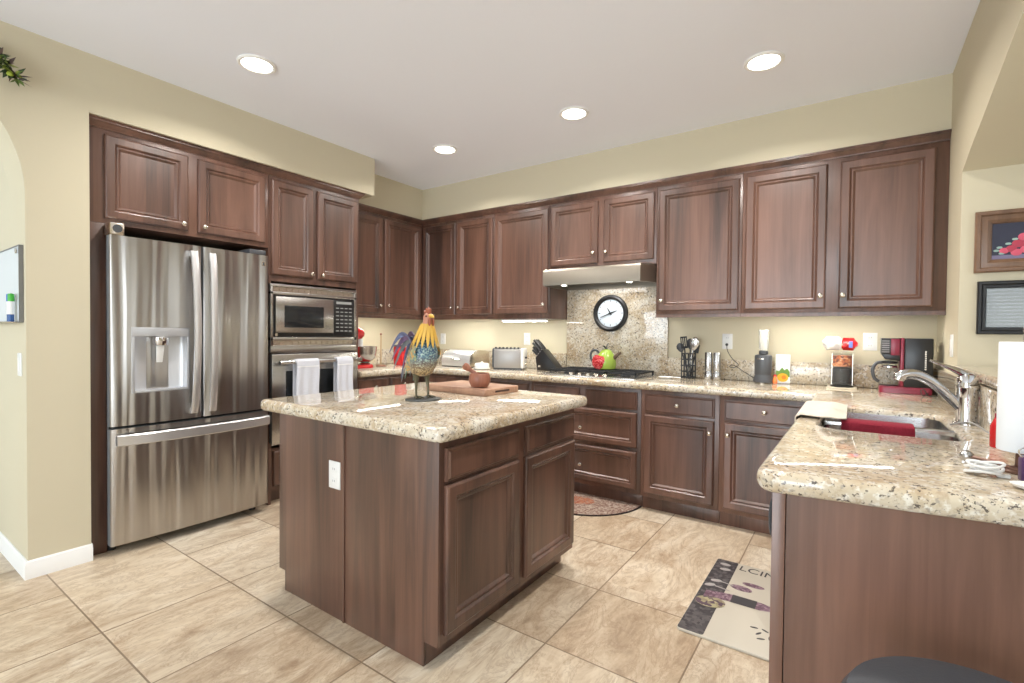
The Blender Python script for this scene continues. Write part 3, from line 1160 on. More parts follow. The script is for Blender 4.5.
def round_corner(p0, p1, p2, r, n=5):
    p0, p1, p2 = Vector(p0), Vector(p1), Vector(p2)
    a, b = (p0 - p1).normalized(), (p2 - p1).normalized()
    A, B = p1 + a * r, p1 + b * r
    return [tuple((A * (1 - t_) ** 2 + p1 * 2 * t_ * (1 - t_) + B * t_ * t_)) for t_ in [k / n for k in range(n + 1)]]


SX0, SX1, SY0, SY1 = 3.925, 4.335, -1.845, -1.185
pc = round_corner((WX - .002, -2.552), (3.822, -2.634), (3.842, -.655), .07)
outer = [(.003, -.003), (.003, -1.348), (.652, -1.348), (.652, -.655), (3.842, -.655)] + list(reversed(pc)) + [(WX - .002, -2.552), (WX - .002, -.003)]
ct = worktop('countertop', outer, [rrect(SX0, SX1, SY0, SY1, .07)], CU, CT, 'speckled cream granite worktop along the back wall and sink peninsula')
mb = MB()
for b_ in ((.024, 1.868, -.023, -.001), (2.796, WX - .024, -.023, -.001), (.001, .023, -1.348, -.001)):
    MB().box(*b_, CT, 1.064).build('backsplash_strip', M['granite'], ct, world=True, bevel=.002)
mb.box(WX - .023, WX - .001, -2.55, -.024, CT, 1.064)
mb.build('splash_panel', M['granite'], ct, world=True, bevel=.002)
p = MB().box(1.876, 2.795, -.025, -.001, CT, 1.775).build('backsplash_panel', M['granite'], None, bevel=.002)
tag(p, 'full height speckled granite backsplash panel behind the cooktop', 'backsplash')
worktop('ledge_countertop', [(WX - .022, -.738), (WX - .022, -2.58), (WX + .30, -2.58), (WX + .30, -.738)], [], 1.0665, 1.112, 'raised granite ledge in the arched pass-through behind the faucet')

# island
IX0, IX1, IY0, IY1 = 1.750, 2.800, -2.677, -1.634
c = thing('kitchen_island', 'dark wood kitchen island with two drawers over two doors', 'island', ((IX0 + IX1) / 2, (IY0 + IY1) / 2, 0))
IU = CU
mb = MB()
mb.box(IX0, IX1, IY0 + .012, IY1, .095, IU - .001)
mb.box(IX0 + .07, IX1 - .07, IY0 + .012, IY1, 0, .095)
mb.build('body', M['wood'], c, world=True)
# end panels with the toe notch
for x0, x1, nm in ((IX0, 2.250, 'L'), (2.256, IX1, 'R')):
    pl = [(x0, .095), (x0, IU - .001), (x1, IU - .001), (x1, .095)]
    if nm == 'L':
        pl = [(x0, .095), (x0, IU - .001), (x1, IU - .001), (x1, 0), (x0 + .05, 0), (x0 + .05, .095)]
    else:
        pl = [(x0, 0), (x0, IU - .001), (x1, IU - .001), (x1, .095), (x1 - .07, .095), (x1 - .07, 0)]
    MB().prism(pl, 'y', IY0, IY0 + .0118).build('end_panel', M['wood'], c, world=True, bevel=.001)
MB().box(2.247, 2.259, IY0 - .004, IY0 - .0002, .0, IU - .002).build('seam_strip', M['wood'], c, world=True)
FI = face('X+', IX1)
for u0, u1 in ((-2.648, -2.175), (-2.120, -1.652)):
    add_door(c, FI, u0, u1, .700, .822, None, DRAWER, 'drawer')
    add_door(c, FI, u0, u1, .130, .685, None)
ic = round_corner
o1 = []
cs = [(1.658, -2.735), (2.862, -2.735), (2.862, -1.575), (1.658, -1.575)]
for i in range(4):
    o1 += round_corner(cs[i - 1], cs[i], cs[(i + 1) % 4], .04)
worktop('island_countertop', o1, [], IU, CT, 'speckled granite top of the island under the rooster')

# ------------------------------------------------------------------ outlets and switches


def outlet(fc, u, z, label, rocker=False, w=.072, h=.116, group=None):
    o = thing('light_switch' if rocker else 'power_outlet', label, 'switch' if rocker else 'outlet', fc(u, z - h / 2, 0.0))
    mb = MB()
    rs = []
    for i, d in ((0, .0005), (0, .004), (.003, .006)):
        rs.append([fc(u - w / 2 + i, z - h / 2 + i, d), fc(u + w / 2 - i, z - h / 2 + i, d), fc(u + w / 2 - i, z + h / 2 - i, d), fc(u - w / 2 + i, z + h / 2 - i, d)])
    mb.rings(rs).build('plate', M['plastic_white'], o, world=True)
    if rocker:
        mb = MB()
        slab(mb, fc, u - .016, u + .016, z - .033, z + .033, .006, .009)
        mb.build('rocker', M['white'], o, world=True, bevel=.001)
    else:
        for dz in (-.026, .026):
            mb = MB()
            slab(mb, fc, u - .017, u + .017, z + dz - .014, z + dz + .014, .006, .0075)
            so = mb.build('socket', M['plastic_white'], o, world=True, bevel=.0005)
            mb = MB()
            for du in (-.007, .005):
                slab(mb, fc, u + du, u + du + .002, z + dz - .003, z + dz + .006, .0075, .0079)
            mb.build('slots', M['charcoal'], so, world=True)
    return o


FW = face('Y-', 0.0)
outlet(FW, 3.240, 1.200, 'white wall outlet with a cord plugged in beside the blender')
outlet(FW, 4.112, 1.214, 'white wall outlet beside the maroon coffee maker', w=.076)
outlet(FW, .33, 1.175, 'white wall outlet behind the rooster in the corner')
outlet(FW, 1.430, 1.190, 'white wall outlet above the knife block')
outlet(face('Y-', IY0), 2.190, .625, 'white outlet on the end panel of the island', w=.078, h=.118)
outlet(face('X-', WX), -.580, 1.205, 'white rocker switch beside the pass-through arch, above the faucet', True)
outlet(face('Y-', -3.365), .560, 1.062, 'white rocker switch on the hallway wall below the whiteboard', True)

# ------------------------------------------------------------------ ceiling lights
for x, y, lb in ((1.318, -2.563, 'recessed ceiling light above the fridge side of the island'),
                 (1.330, -1.073, 'recessed ceiling light nearest the wall corner with the short soffit'),
                 (2.480, -1.075, 'recessed ceiling light in front of the range hood, middle of three in a row'),
                 (3.605, -1.066, 'recessed ceiling light nearest the pass-through arch'),
                 (3.605, -2.563, 'recessed ceiling light over the sink peninsula end')):
    o = thing('recessed_light', lb, 'ceiling light', (x, y, H - .012), 0, 'recessed ceiling lights')
    mb = MB()
    rs = []
    for r_, z_ in ((.076, .0085), (.078, .003), (.090, .001), (.097, .006), (.097, .0118), (.076, .0118)):
        rs.append([(r_ * cos(2 * pi * k / 32), r_ * sin(2 * pi * k / 32), z_) for k in range(32)])
    mb.rings(rs, False, False).build('trim_ring', M['white'], o)
    MB().lathe([(.0755, .006), (.0755, .0115)], (0, 0, 0), 32).build('lens', M['lamp'], o)
    l = area('downlight', (0, 0, 0), (0, 0, -1), .14, .14, 14.5, (1, .955, .90), 150, 'DISK')
    l.parent = o
    l.location = (0, 0, -.004)

# ------------------------------------------------------------------ sink and faucet
sk = thing('sink', 'stainless double bowl sink set into the granite peninsula', 'sink', ((SX0 + SX1) / 2, (SY0 + SY1) / 2, CU - .2))
SM = M['steel_plain']


def basin(y0, y1, zb):
    mb = MB()
    top = rrect(SX0 + .006, SX1 - .006, y0, y1, .06)
    mid = rrect(SX0 + .014, SX1 - .014, y0 + .008, y1 - .008, .055)
    low = rrect(SX0 + .03, SX1 - .03, y0 + .025, y1 - .025, .05)
    o_ = .003
    topo = rrect(SX0 + .001, SX1 - .001, y0 - .004, y1 + .004, .065)
    lowo = rrect(SX0 + .024, SX1 - .024, y0 + .019, y1 - .019, .055)
    zt = CT - .022
    mb.rings([[(x, y, zb + .015) for x, y in lowo], [(x, y, zt) for x, y in topo], [(x, y, zt) for x, y in top], [(x, y, zb + .06) for x, y in mid], [(x, y, zb + .02) for x, y in low]])
    b_ = mb.build('basin', SM, sk, world=True)
    yc_ = (y0 + y1) / 2
    MB().lathe([(.045, 0), (.045, .004), (.034, .005), (.030, .001)], ((SX0 + SX1) / 2, yc_, zb + .0205), 20).build('drain', M['chrome'], b_, world=True)


basin(-1.839, -1.613, CU - .19)
basin(-1.545, -1.191, CU - .19)
MB().box(SX0 + .002, SX1 - .002, -1.5955, -1.5625, CU - .05, CU + .046).build('divider', SM, sk, world=True, bevel=.005)


def drape(name, mt, label, cat, fn, nu, nv, th):
    return tag(MB().sheet(fn, nu, nv, th).build(name, mt, None), label, cat)


def red(u, v):
    x = 3.987 + .228 * u + .002 * sin(v * 9)
    L = .085
    s_ = v * (2 * L + pi * .044)
    if s_ < L:
        y, z = -1.579 - .044 - .002 * sin(u * 11), CU + .040 - L + s_
    elif s_ < L + pi * .044:
        a = (s_ - L) / .044
        y, z = -1.579 - .044 * cos(a), CU + .040 + .0145 * sin(a) ** .4
    else:
        y, z = -1.579 + .044 + .002 * sin(u * 13), CU + .040 - (s_ - L - pi * .044)
    return (x, y, z)


drape('dish_cloth', M['cloth_red'], 'maroon cloth hanging over the divider of the steel sink', 'cloth', red, 24, 24, .005)


def cream(u, v):
    s_ = u * .30
    y = -1.66 + .50 * v + .018 * sin(u * 5) * (v - .3)
    rp = .005 * sin(v * 17 + u * 6) + .004 * sin(v * 31 + 2 * u)
    z0 = CT + .0045
    if s_ < .08:
        return (3.832 - .002 * sin(v * 8), y + .02 * (.08 - s_), z0 - .085 + s_ + .0)
    if s_ < .10:
        a = (s_ - .08) / .02 * pi / 2
        return (3.845 - .013 * cos(a), y, z0 - .005 + .010 * sin(a))
    t_ = (s_ - .10)
    bump_ = .030 * max(0, sin(v * pi * 1.0)) * math.exp(-((t_ - .13) / .05) ** 2) * (0.6 + .4 * sin(v * 9))
    return (3.845 + t_ * .80, y - .05 * t_ * (v - .5), z0 + .005 + abs(rp) * .8 + bump_)


drape('kitchen_towel', M['cloth_cream'], 'cream towel draped over the worktop edge at the corner of the sink', 'towel', cream, 40, 30, .004)

fa = thing('faucet', 'chrome single lever faucet standing behind the steel sink', 'faucet', (4.385, -1.42, CT))
MB().lathe([(.040, 0), (.040, .004), (.034, .009), (.032, .02), (.033, .10), (.034, .135), (.0355, .140), (.0355, .150), (.033, .172), (.024, .190), (.010, .197)], (0, 0, 0), 28).build('body', M['chrome'], fa)
MB().tube([(-.012, -.002, .055), (-.05, -.008, .10), (-.10, -.016, .152), (-.145, -.024, .180), (-.180, -.030, .186), (-.205, -.034, .176), (-.212, -.036, .160)],
          [.017, .018, .0185, .019, .0205, .021, .020], 16, 6).build('spout', M['chrome'], fa)
MB().tube([(.004, 0, .180), (-.03, 0, .204), (-.07, .003, .224), (-.112, .006, .243)], [.024, .018, .010, .007], 14, 6, ey=.7).build('lever', M['chrome'], fa)
sp = thing('soap_dispenser', 'short cream and chrome pump beside the faucet body', 'dispenser', (4.372, -1.36, CT))
MB().lathe([(.016, 0), (.016, .01), (.010, .014), (.009, .075), (.013, .078), (.013, .095), (.004, .099)], (0, 0, 0), 16).build('pump', M['cloth_cream'], sp)
MB().tube([(0, 0, .09), (-.02, -.008, .094), (-.035, -.015, .086)], .004, 8, 4).build('nozzle', M['chrome'], sp)

# ------------------------------------------------------------------ cooktop and kettle
CKX0, CKX1, CKY0, CKY1 = 1.935, 2.735, -.560, -.060
ck = thing('cooktop', 'gas cooktop with black grates set into the back worktop under the hood', 'cooktop', ((CKX0 + CKX1) / 2, -.31, CT))
mb = MB()
pl = rrect(CKX0, CKX1, CKY0, CKY1, .02, 3)
pi_ = rrect(CKX0 + .012, CKX1 - .012, CKY0 + .012, CKY1 - .012, .016, 3)
mb.rings([[(x, y, CT + .0005) for x, y in pl], [(x, y, CT + .006) for x, y in pl], [(x, y, CT + .009) for x, y in pi_]])
mb.build('top_plate', M['steel_plain'], ck, world=True)
for x0, x1 in ((1.965, 2.205), (2.215, 2.455), (2.465, 2.705)):
    mb = MB()
    y0, y1 = -.47, -.08
    zt = CT + .040
    bars = [(x0, x1, y0, y0 + .012), (x0, x1, y1 - .012, y1), (x0, x0 + .012, y0, y1), (x1 - .012, x1, y0, y1), ((x0 + x1) / 2 - .006, (x0 + x1) / 2 + .006, y0, y1),
            (x0, x1, -.38, -.368), (x0, x1, -.282, -.270), (x0, x1, -.18, -.168)]
    for a in bars:
        mb.box(a[0], a[1], a[2], a[3], zt - .012, zt)
    for x in (x0, x1 - .012):
        for y in (y0, y1 - .012):
            mb.box(x, x + .012, y, y + .012, CT + .0085, zt - .01)
    mb.build('grate', M['iron'], ck, world=True)
for x, y, r_ in ((2.085, -.375, .04), (2.085, -.175, .035), (2.335, -.275, .05), (2.585, -.375, .04), (2.585, -.175, .035)):
    MB().lathe([(r_, 0), (r_, .006), (r_ * .8, .012), (r_ * .75, .018), (r_ * .2, .020)], (x, y, CT + .0085), 20).build('burner', M['iron'], ck, world=True)
for k in range(5):
    MB().lathe([(.019, 0), (.018, .012), (.015, .018), (.004, .019)], (2.19 + .072 * k, -.520, CT + .0085), 16).build('control_knob', M['nickel'], ck, world=True)

M['pear'] = mat('green_enamel', lin(146, 170, 70), .22)
kt = thing('kettle', 'green enamel kettle with a red apple on its side, standing on the cooktop', 'kettle', (2.352, -.22, CT + .040))
MB().lathe([(.050, 0), (.066, .008), (.072, .04), (.068, .075), (.056, .105), (.042, .125), (.034, .135), (.02, .142), (.004, .145)], (0, 0, 0), 28).build('body', M['pear'], kt)
ap = MB()
ap.X = Matrix.Translation((-.030, -.062, .058)) @ Matrix.Rotation(.15, 4, 'Y')
ap.lathe([(.004, -.048), (.022, -.052), (.042, -.034), (.050, -.004), (.046, .026), (.030, .042), (.012, .040), (.003, .034)], (0, 0, 0), 22, sy=.42)
ap.build('red_apple', speckled('apple_enamel', lin(150, 26, 30), lin(186, 38, 42), lin(214, 96, 96), 160, .2), kt)['label'] = 'red apple shape on the green kettle'
MB().tube([(-.055, 0, .115), (-.075, -.004, .135), (-.105, -.006, .128), (-.118, -.006, .095), (-.108, -.006, .062), (-.088, -.004, .046), (-.068, 0, .044)], .0085, 10, 5).build('handle', M['charcoal'], kt)
MB().tube([(.052, 0, .075), (.078, -.004, .098), (.098, -.008, .116), (.112, -.01, .120)], [.017, .013, .010, .011], 12, 5).build('spout', mat('brown_enamel', lin(96, 78, 62), .3), kt)
mb = MB()
mb.tube([(0, 0, .143), (.004, 0, .165), (.016, 0, .188)], [.006, .004, .003], 8, 3)
lid = mb.build('lid_stem', M['charcoal'], kt)
for a in (.3, 2.7, 4.4):
    mb = MB()

    def lf(u, v, a=a):
        w_ = .010 * sin(pi * (u * .96 + .02))
        d_ = .004 + .040 * u
        return (d_ * cos(a) - (v - .5) * 2 * w_ * sin(a), d_ * sin(a) + (v - .5) * 2 * w_ * cos(a), .146 + .022 * sin(u * 2.0))
    mb.sheet(lf, 8, 4, .002)
    mb.build('lid_leaf', M['iron'], kt)

kt.scale = (1.16, 1.16, 1.16)

sr = thing('spoon_rest', 'small white spoon rest on the worktop just right of the cooktop', 'spoon rest', (2.86, -.26, CT))
MB().lathe([(.030, .001), (.044, .006), (.050, .014), (.046, .014), (.038, .008), (.010, .006)], (0, 0, 0), 24, sx=1.15).build('dish', M['white'], sr)
MB().tube([(.05, 0, .012), (.085, -.004, .014), (.11, -.006, .012)], [.010, .008, .010], 10, 4, ey=.4).build('handle', M['white'], sr)

# wall clock
cl = thing('wall_clock', 'round black framed clock hanging on the granite behind the cooktop', 'clock', (2.303, -.0255, 1.425))
mb = MB()
mb.lathe([(.118, 0), (.158, 0), (.160, -.010), (.154, -.024), (.140, -.030), (.126, -.024), (.118, -.012)], (0, 0, 0), 48, 'y', cap0=False, cap1=False)
mb.build('rim', M['black'], cl)
MB().lathe([(.120, -.001), (.120, -.006)], (0, 0, 0), 48, 'y').build('dial', mat('dial_white', lin(214, 224, 232), .5), cl)


def hand(a, L, w, nm, y):
    mb = MB()
    dx, dz = sin(a), cos(a)
    px, pz = dz, -dx
    P = [(-.018 * dx - w * px, -.018 * dz - w * pz), (-.018 * dx + w * px, -.018 * dz + w * pz), (L * dx + w * .4 * px, L * dz + w * .4 * pz), (L * dx - w * .4 * px, L * dz - w * .4 * pz)]
    mb.prism(P, 'y', y, y - .0015)
    mb.build(nm, M['black'], cl)


hand(radians(70), .060, .008, 'hour_hand', -.0085)
hand(radians(-32), .052, .007, 'alarm_hand', -.0105)
hand(radians(248), .098, .006, 'minute_hand', -.0125)
for k in range(12):
    mb = MB()
    a = pi * k / 6
    L = .018 if k % 3 == 0 else .009
    p = [(.112, -.0025), (.112, .0025), (.112 - L, .0025), (.112 - L, -.0025)]
    mb.prism([(r_ * sin(a) + w_ * cos(a), r_ * cos(a) - w_ * sin(a)) for r_, w_ in p], 'y', -.006, -.0072)
    mb.build('hour_mark', M['charcoal'], cl)

# ------------------------------------------------------------------ back worktop, left part
mx = thing('stand_mixer', 'red stand mixer with steel bowl in the corner beside the oven tower', 'mixer', (.33, -1.12, CT))
MB().rings([[(x, y, z) for x, y in rrect(-.085, .085, -.13, .14, .08)] for z in (0.001, .018)] + [[(x * .9, y * .9, .032) for x, y in rrect(-.085, .085, -.13, .14, .08)]]).build('base', M['red'], mx)
MB().lathe([(.045, .033), (.05, .040), (.034, .048), (.055, .055), (.088, .085), (.102, .13), (.108, .19), (.111, .195), (.107, .196), (.10, .13), (.085, .088), (.03, .06)], (0, .07, 0), 28).build('bowl', M['steel_plain'], mx)
MB().tube([(0, -.105, .03), (0, -.105, .15), (0, -.10, .26)], [.042, .036, .046], 16, 4).build('column', M['red'], mx)
MB().tube([(0, -.16, .30), (0, -.10, .31), (0, -.03, .315), (0, .02, .308), (0, .045, .302)], [.03, .056, .058, .048, .026], 18, 5).build('head', M['red'], mx)
MB().lathe([(.026, .20), (.028, .262)], (0, .015, 0), 16).build('beater_shaft', M['plastic_white'], mx)
ph = thing('towel_rod', 'thin upright wooden rod on a round foot beside the red mixer', 'rod', (.30, -.838, CT))
MB().lathe([(.05, .0005), (.05, .008), (.042, .014), (.009, .016)], (0, 0, 0), 20).build('foot', M['clay'], ph)
MB().tube([(0, 0, .014), (0, 0, .30)], .0075, 10).build('rod', mat('pale_wood', lin(188, 164, 128), .5), ph)
MB().ball((0, 0, .308), .011).build('finial', M['clay'], ph)
ca = thing('canister', 'red canister with dark rim behind the tail of the rooster', 'canister', (.30, -.60, CT))
MB().lathe([(.052, .0005), (.058, .008), (.062, .08), (.060, .17), (.058, .185)], (0, 0, 0), 28).build('body', M['red'], ca)
MB().lathe([(.060, .185), (.062, .190), (.060, .200), (.03, .206), (.004, .207)], (0, 0, 0), 28).build('lid', M['charcoal'], ca)
gb = thing('garlic_bulb', 'cluster of small white flowers lying in front of the red canister', 'flowers', (.40, -.56, CT))
gb.name = 'flower_cluster'
for k in range(7):
    mb = MB()
    a = k * 2.4
    r_ = .012 + .006 * k
    mb.ball((r_ * cos(a), r_ * sin(a), .020 + .012 * (k % 3)), .019, .019, .017, 10, 7)
    mb.build('blossom', M['white'], gb)
M['satin'] = mat('satin_grey_steel', lin(158, 155, 152), .42, .8)
bb = thing('bread_box', 'chrome roll top bread box beside the toaster in the corner', 'bread box', (.88, -.275, CT))
prof = [(-.145, .008), (-.145, .07), (-.138, .095), (-.115, .125), (-.075, .148), (-.02, .160), (.04, .158), (.10, .150), (.145, .14), (.145, .008)]
MB().prism(prof, 'x', -.178, .178).build('body', mat('satin_aluminium', lin(206, 208, 208), .38, .7), bb, bevel=.002, ang=30)
MB().prism([(y * 1.02, z * 1.015) for y, z in prof], 'x', .1785, .186).build('end_cap', M['nickel'], bb, bevel=.002)
MB().prism([(y * 1.02, z * 1.015) for y, z in prof], 'x', -.186, -.1785).build('end_cap', M['nickel'], bb, bevel=.002)
MB().tube([(-.06, -.150, .075), (.06, -.150, .075)], .006, 10).build('handle', M['chrome'], bb)
MB().box(-.18, .18, -.14, .14, .0005, .0078).build('base', M['black'], bb)
bu = thing('butter_dish', 'small white lidded dish standing between bread box and toaster', 'dish', (1.27, -.50, CT))
MB().lathe([(.055, .0005), (.070, .006), (.078, .014), (.070, .016)], (0, 0, 0), 28).build('plate', M['white'], bu)
MB().lathe([(.062, .0165), (.066, .020), (.066, .045), (.058, .056), (.02, .060), (.010, .062), (.010, .070), (.002, .073)], (0, 0, 0), 28).build('lid', M['white'], bu)
to = thing('toaster', 'brushed steel toaster with dark top slots on the back worktop', 'toaster', (1.432, -.285, CT), .38)
tp = [(-.085, .014), (-.085, .16), (-.078, .182), (-.06, .190), (.06, .190), (.078, .182), (.085, .16), (.085, .014)]
MB().prism(tp, 'x', -.135, .115).build('body', M['satin'], to, bevel=.003)
MB().prism([(y * 1.03, z * 1.02) for y, z in tp], 'x', .1155, .14).build('end_panel', M['plastic_white'], to, bevel=.004)
MB().prism([(y * 1.03, z * 1.02) for y, z in tp], 'x', -.15, -.1355).build('end_panel', M['charcoal'], to, bevel=.004)
MB().box(-.14, .13, -.075, .075, .0005, .0135).build('foot_plate', M['black'], to)
for y in (-.04, .04):
    MB().box(-.115, .095, y - .014, y + .014, .1895, .1925).build('slot', M['black'], to)
for k in range(7):
    MB().box(-.128 + k * .035, -.110 + k * .035, -.076, -.055, .1885, .203).build('slot_rib', M['black'], to)
MB().box(.141, .158, -.015, .015, .10, .115).build('lever', M['black'], to, bevel=.003)
MB().lathe([(.014, 0), (.012, .012)], (.141, 0, .05), 14, 'x').build('browning_dial', M['nickel'], to)

kb = thing('knife_block', 'black slanted knife block beside the toaster', 'knife block', (1.80, -.20, CT))
kp_ = [(-.095, .0005), (.115, .0005), (.115, .02), (-.045, .190), (-.115, .115)]
MB().prism(kp_, 'y', -.055, .055).build('block', M['black'], kb, bevel=.003)
MB().box(-.085, -.060, -.056, -.0551, .03, .045).build('plaque', M['nickel'], kb)
dirn = Vector((-.707, 0, .707))
n0 = Vector((-.115, 0, .115))
n1 = Vector((-.045, 0, .190))
kn = 0
for row, t_ in enumerate((.88, .62, .36, .14)):
    for col_, y in enumerate((-.03, .0, .03) if row < 2 else (-.025, .025)):
        kn += 1
        L = (.125, .115, .09, .075)[row]
        b0 = n0.lerp(n1, t_) + Vector((0, y, 0)) + dirn * .0015
        pos = Vector((1.80, -.20, CT)) + b0
        k_ = thing('kitchen_knife', '', 'knife', pos, 0, 'knives in the black knife block')
        k_['label'] = ('long black handled knife in the top row of the knife block', 'black handled knife in the second row of the knife block',
                       'short black handled knife in the third row of the knife block', 'smallest black handled knife low in the knife block')[row]
        mb = MB()
        mb.tube([tuple(dirn * .0), tuple(dirn * .012)], .0075, 8)
        mb.build('bolster', M['chrome'], k_)
        mb = MB()
        sd = Vector((.707, 0, .707))
        mb.tube([tuple(dirn * .0125), tuple(dirn * L * .5 + sd * .002), tuple(dirn * L * .85), tuple(dirn * L - sd * .003)], [.0105, .0115, .011, .0125], 10, 3)
        hb_ = mb.build('handle', M['black'], k_)

# ------------------------------------------------------------------ back worktop, right part
cr = thing('utensil_crock', 'black wire utensil holder full of dark spoons and spatulas', 'utensil holder', (2.995, -.15, CT))
mb = MB()
for z in (.012, .055, .100, .145, .19):
    mb.tube([(.052 * cos(2 * pi * k / 24), .052 * sin(2 * pi * k / 24), z) for k in range(25)], .0040, 6, cap=False)
for k in range(10):
    a = 2 * pi * k / 10
    mb.tube([(.052 * cos(a), .052 * sin(a), .003), (.052 * cos(a), .052 * sin(a), .192)], .0036, 6)
mb.build('wire_cage', M['iron'], cr)
MB().lathe([(.050, .006), (.050, .010)], (0, 0, 0), 24).build('base_disc', M['iron'], cr)
for k in range(4):
    a = 2 * pi * k / 4 + .5
    MB().ball((.050 * cos(a), .050 * sin(a), .0045), .0045, seg=8, n=6).build('foot', M['iron'], cr)


def utensil(name, label, cat, base, tip, headfn, mt):
    """base and tip relative to the crock; handle runs from the crock floor"""
    u_ = thing(name, label, cat, Vector((2.995, -.15, CT)) + Vector(base))
    d_ = Vector(tip) - Vector(base)
    MB().tube([(0, 0, 0), tuple(d_ * .5), tuple(d_)], [.006, .005, .005], 8, 2).build('handle', mt, u_)
    mb = MB()
    q = d_.normalized()
    rot = Vector((0, 0, 1)).rotation_difference(q).to_matrix().to_4x4()
    mb.X = Matrix.Translation(d_) @ rot
    headfn(mb)
    mb.build('head', mt, u_)


def spoonhead(rx, rz):
    def f(mb):
        mb.lathe([(.004, -.004), (rx * .6, rz * .3), (rx, rz), (rx * .9, rz * 1.5), (rx * .5, rz * 1.85), (.003, rz * 2)], (0, 0, 0), 16, sy=.35)
    return f


def spatulahead(w_, h_, slots=True):
    def f(mb):
        if slots:
            for k in range(4):
                x = -w_ / 2 + k * w_ / 3.6
                mb.box(x, x + w_ / 6, -.002, .002, 0, h_)
            mb.box(-w_ / 2, w_ / 2, -.002, .002, h_ - .012, h_)
            mb.box(-w_ / 2, w_ / 2, -.002, .002, -.006, .010)
        else:
            mb.box(-w_ / 2, w_ / 2, -.002, .002, -.004, h_)
    return f


utensil('ladle', 'round dark ladle leaning to the left in the wire crock', 'ladle', (.008, .0, .0125), (-.048, -.01, .20), spoonhead(.030, .036), M['charcoal'])
utensil('spatula', 'slotted dark spatula standing upright in the wire crock', 'spatula', (.0, -.02, .0125), (-.025, -.022, .235), spatulahead(.05, .085), M['iron'])
utensil('serving_spoon', 'large steel grey spoon leaning to the right in the wire crock', 'spoon', (-.012, -.004, .0125), (.034, -.012, .215), spoonhead(.036, .052), M['steel_plain'])
utensil('cooking_spoon', 'dark cooking spoon behind the spatula in the wire crock', 'spoon', (.01, .02, .0125), (.006, .022, .225), spoonhead(.030, .040), M['charcoal'])
utensil('turner', 'solid dark turner at the back of the wire crock', 'turner', (.01, .02, .0125), (.044, .024, .20), spatulahead(.045, .06, False), M['iron'])

for x, lb in ((3.138, 'tall steel pepper mill next to the wire utensil crock'), (3.198, 'tall steel pepper mill on the side toward the outlet')):
    o = thing('pepper_mill', lb, 'mill', (x, -.14, CT), 0, 'steel pepper mills')
    MB().lathe([(.026, .0005), (.028, .004), (.028, .050), (.022, .062), (.022, .066)], (0, 0, 0), 24).build('base', M['steel_plain'], o)
    MB().lathe([(.0255, .066), (.0265, .070), (.0265, .198), (.024, .204), (.002, .205)], (0, 0, 0), 24).build('barrel', M['steel_plain'], o)

bl_ = thing('blender', 'small grey blender with frosted cup and cord on the back worktop', 'blender', (3.507, -.15, CT))
MB().lathe([(.060, .006), (.064, .012), (.062, .03), (.054, .055), (.053, .06), (.055, .065), (.056, .185), (.052, .196), (.040, .200)], (0, 0, 0), 32).build('base', M['charcoal'], bl_)
for k in range(3):
    a = 2 * pi * k / 3 - pi / 2
    MB().lathe([(.012, .0005), (.012, .008)], (.048 * cos(a), .048 * sin(a), 0), 12).build('foot', M['plastic_white'], bl_)
mb = MB()
for k in range(-4, 5):
    a = -pi / 2 - .25 + k * .085
    a2 = a + .05
    mb.hull([(.0562 * cos(a), .0562 * sin(a), .166), (.0562 * cos(a2), .0562 * sin(a2), .166), (.0562 * cos(a2), .0562 * sin(a2), .176), (.0562 * cos(a), .0562 * sin(a), .176)],
            [(.0568 * cos(a), .0568 * sin(a), .166), (.0568 * cos(a2), .0568 * sin(a2), .166), (.0568 * cos(a2), .0568 * sin(a2), .176), (.0568 * cos(a), .0568 * sin(a), .176)])
mb.build('lettering', M['nickel'], bl_)
MB().lathe([(.020, .200), (.030, .205), (.030, .222), (.024, .228)], (0, 0, 0), 24).build('collar', M['charcoal'], bl_)
MB().lathe([(.024, .2285), (.030, .24), (.034, .37), (.033, .374), (.031, .372), (.028, .245), (.022, .235)], (0, 0, 0), 24).build('cup', M['cup'], bl_)
MB().tube([(-.05, -.01, .03), (-.075, -.02, .045), (-.12, -.03, .075), (-.17, -.035, .11), (-.20, -.03, .12), (-.215, -.02, .105), (-.19, -.01, .10), (-.16, -.01, .12), (-.20, 0, .16), (-.24, .06, .20), (-.262, .110, .235), (-.266, .130, .262)], .0028, 6, 6).build('cord', M['cord_black'], bl_)
MB().lathe([(.009, 0), (.011, .008), (.008, .02)], (-.267, .1195, .262), 10, 'y').build('plug', M['cord_black'], bl_)
bk = thing('recipe_book', 'white upright recipe booklet with fruit picture beside the blender', 'book', (3.620, -.075, CT), 0.1)
mb = MB()
mb.hull([(-.045, -.012, .0005), (.045, -.012, .0005), (.045, .012, .0005), (-.045, .012, .0005)], [(-.045, .020, .200), (.045, .020, .200), (.045, .040, .200), (-.045, .040, .200)])
mb.build('cover', M['paper'], bk, bevel=.001)


def onbook(u, v, d):
    return (-.045 + .09 * u, -.012 + .032 * v - d, .0005 + .2 * v)


def blob(nm, pts, mt, d):
    mb = MB()
    mb.hull([onbook(u, v, .0003) for u, v in pts], [onbook(u, v, d) for u, v in pts])
    return mb.build(nm, mt, bk)


def ell(cu_, cv, ru, rv, n=18):
    return [(cu_ + ru * cos(2 * pi * k / n), cv + rv * sin(2 * pi * k / n)) for k in range(n)]


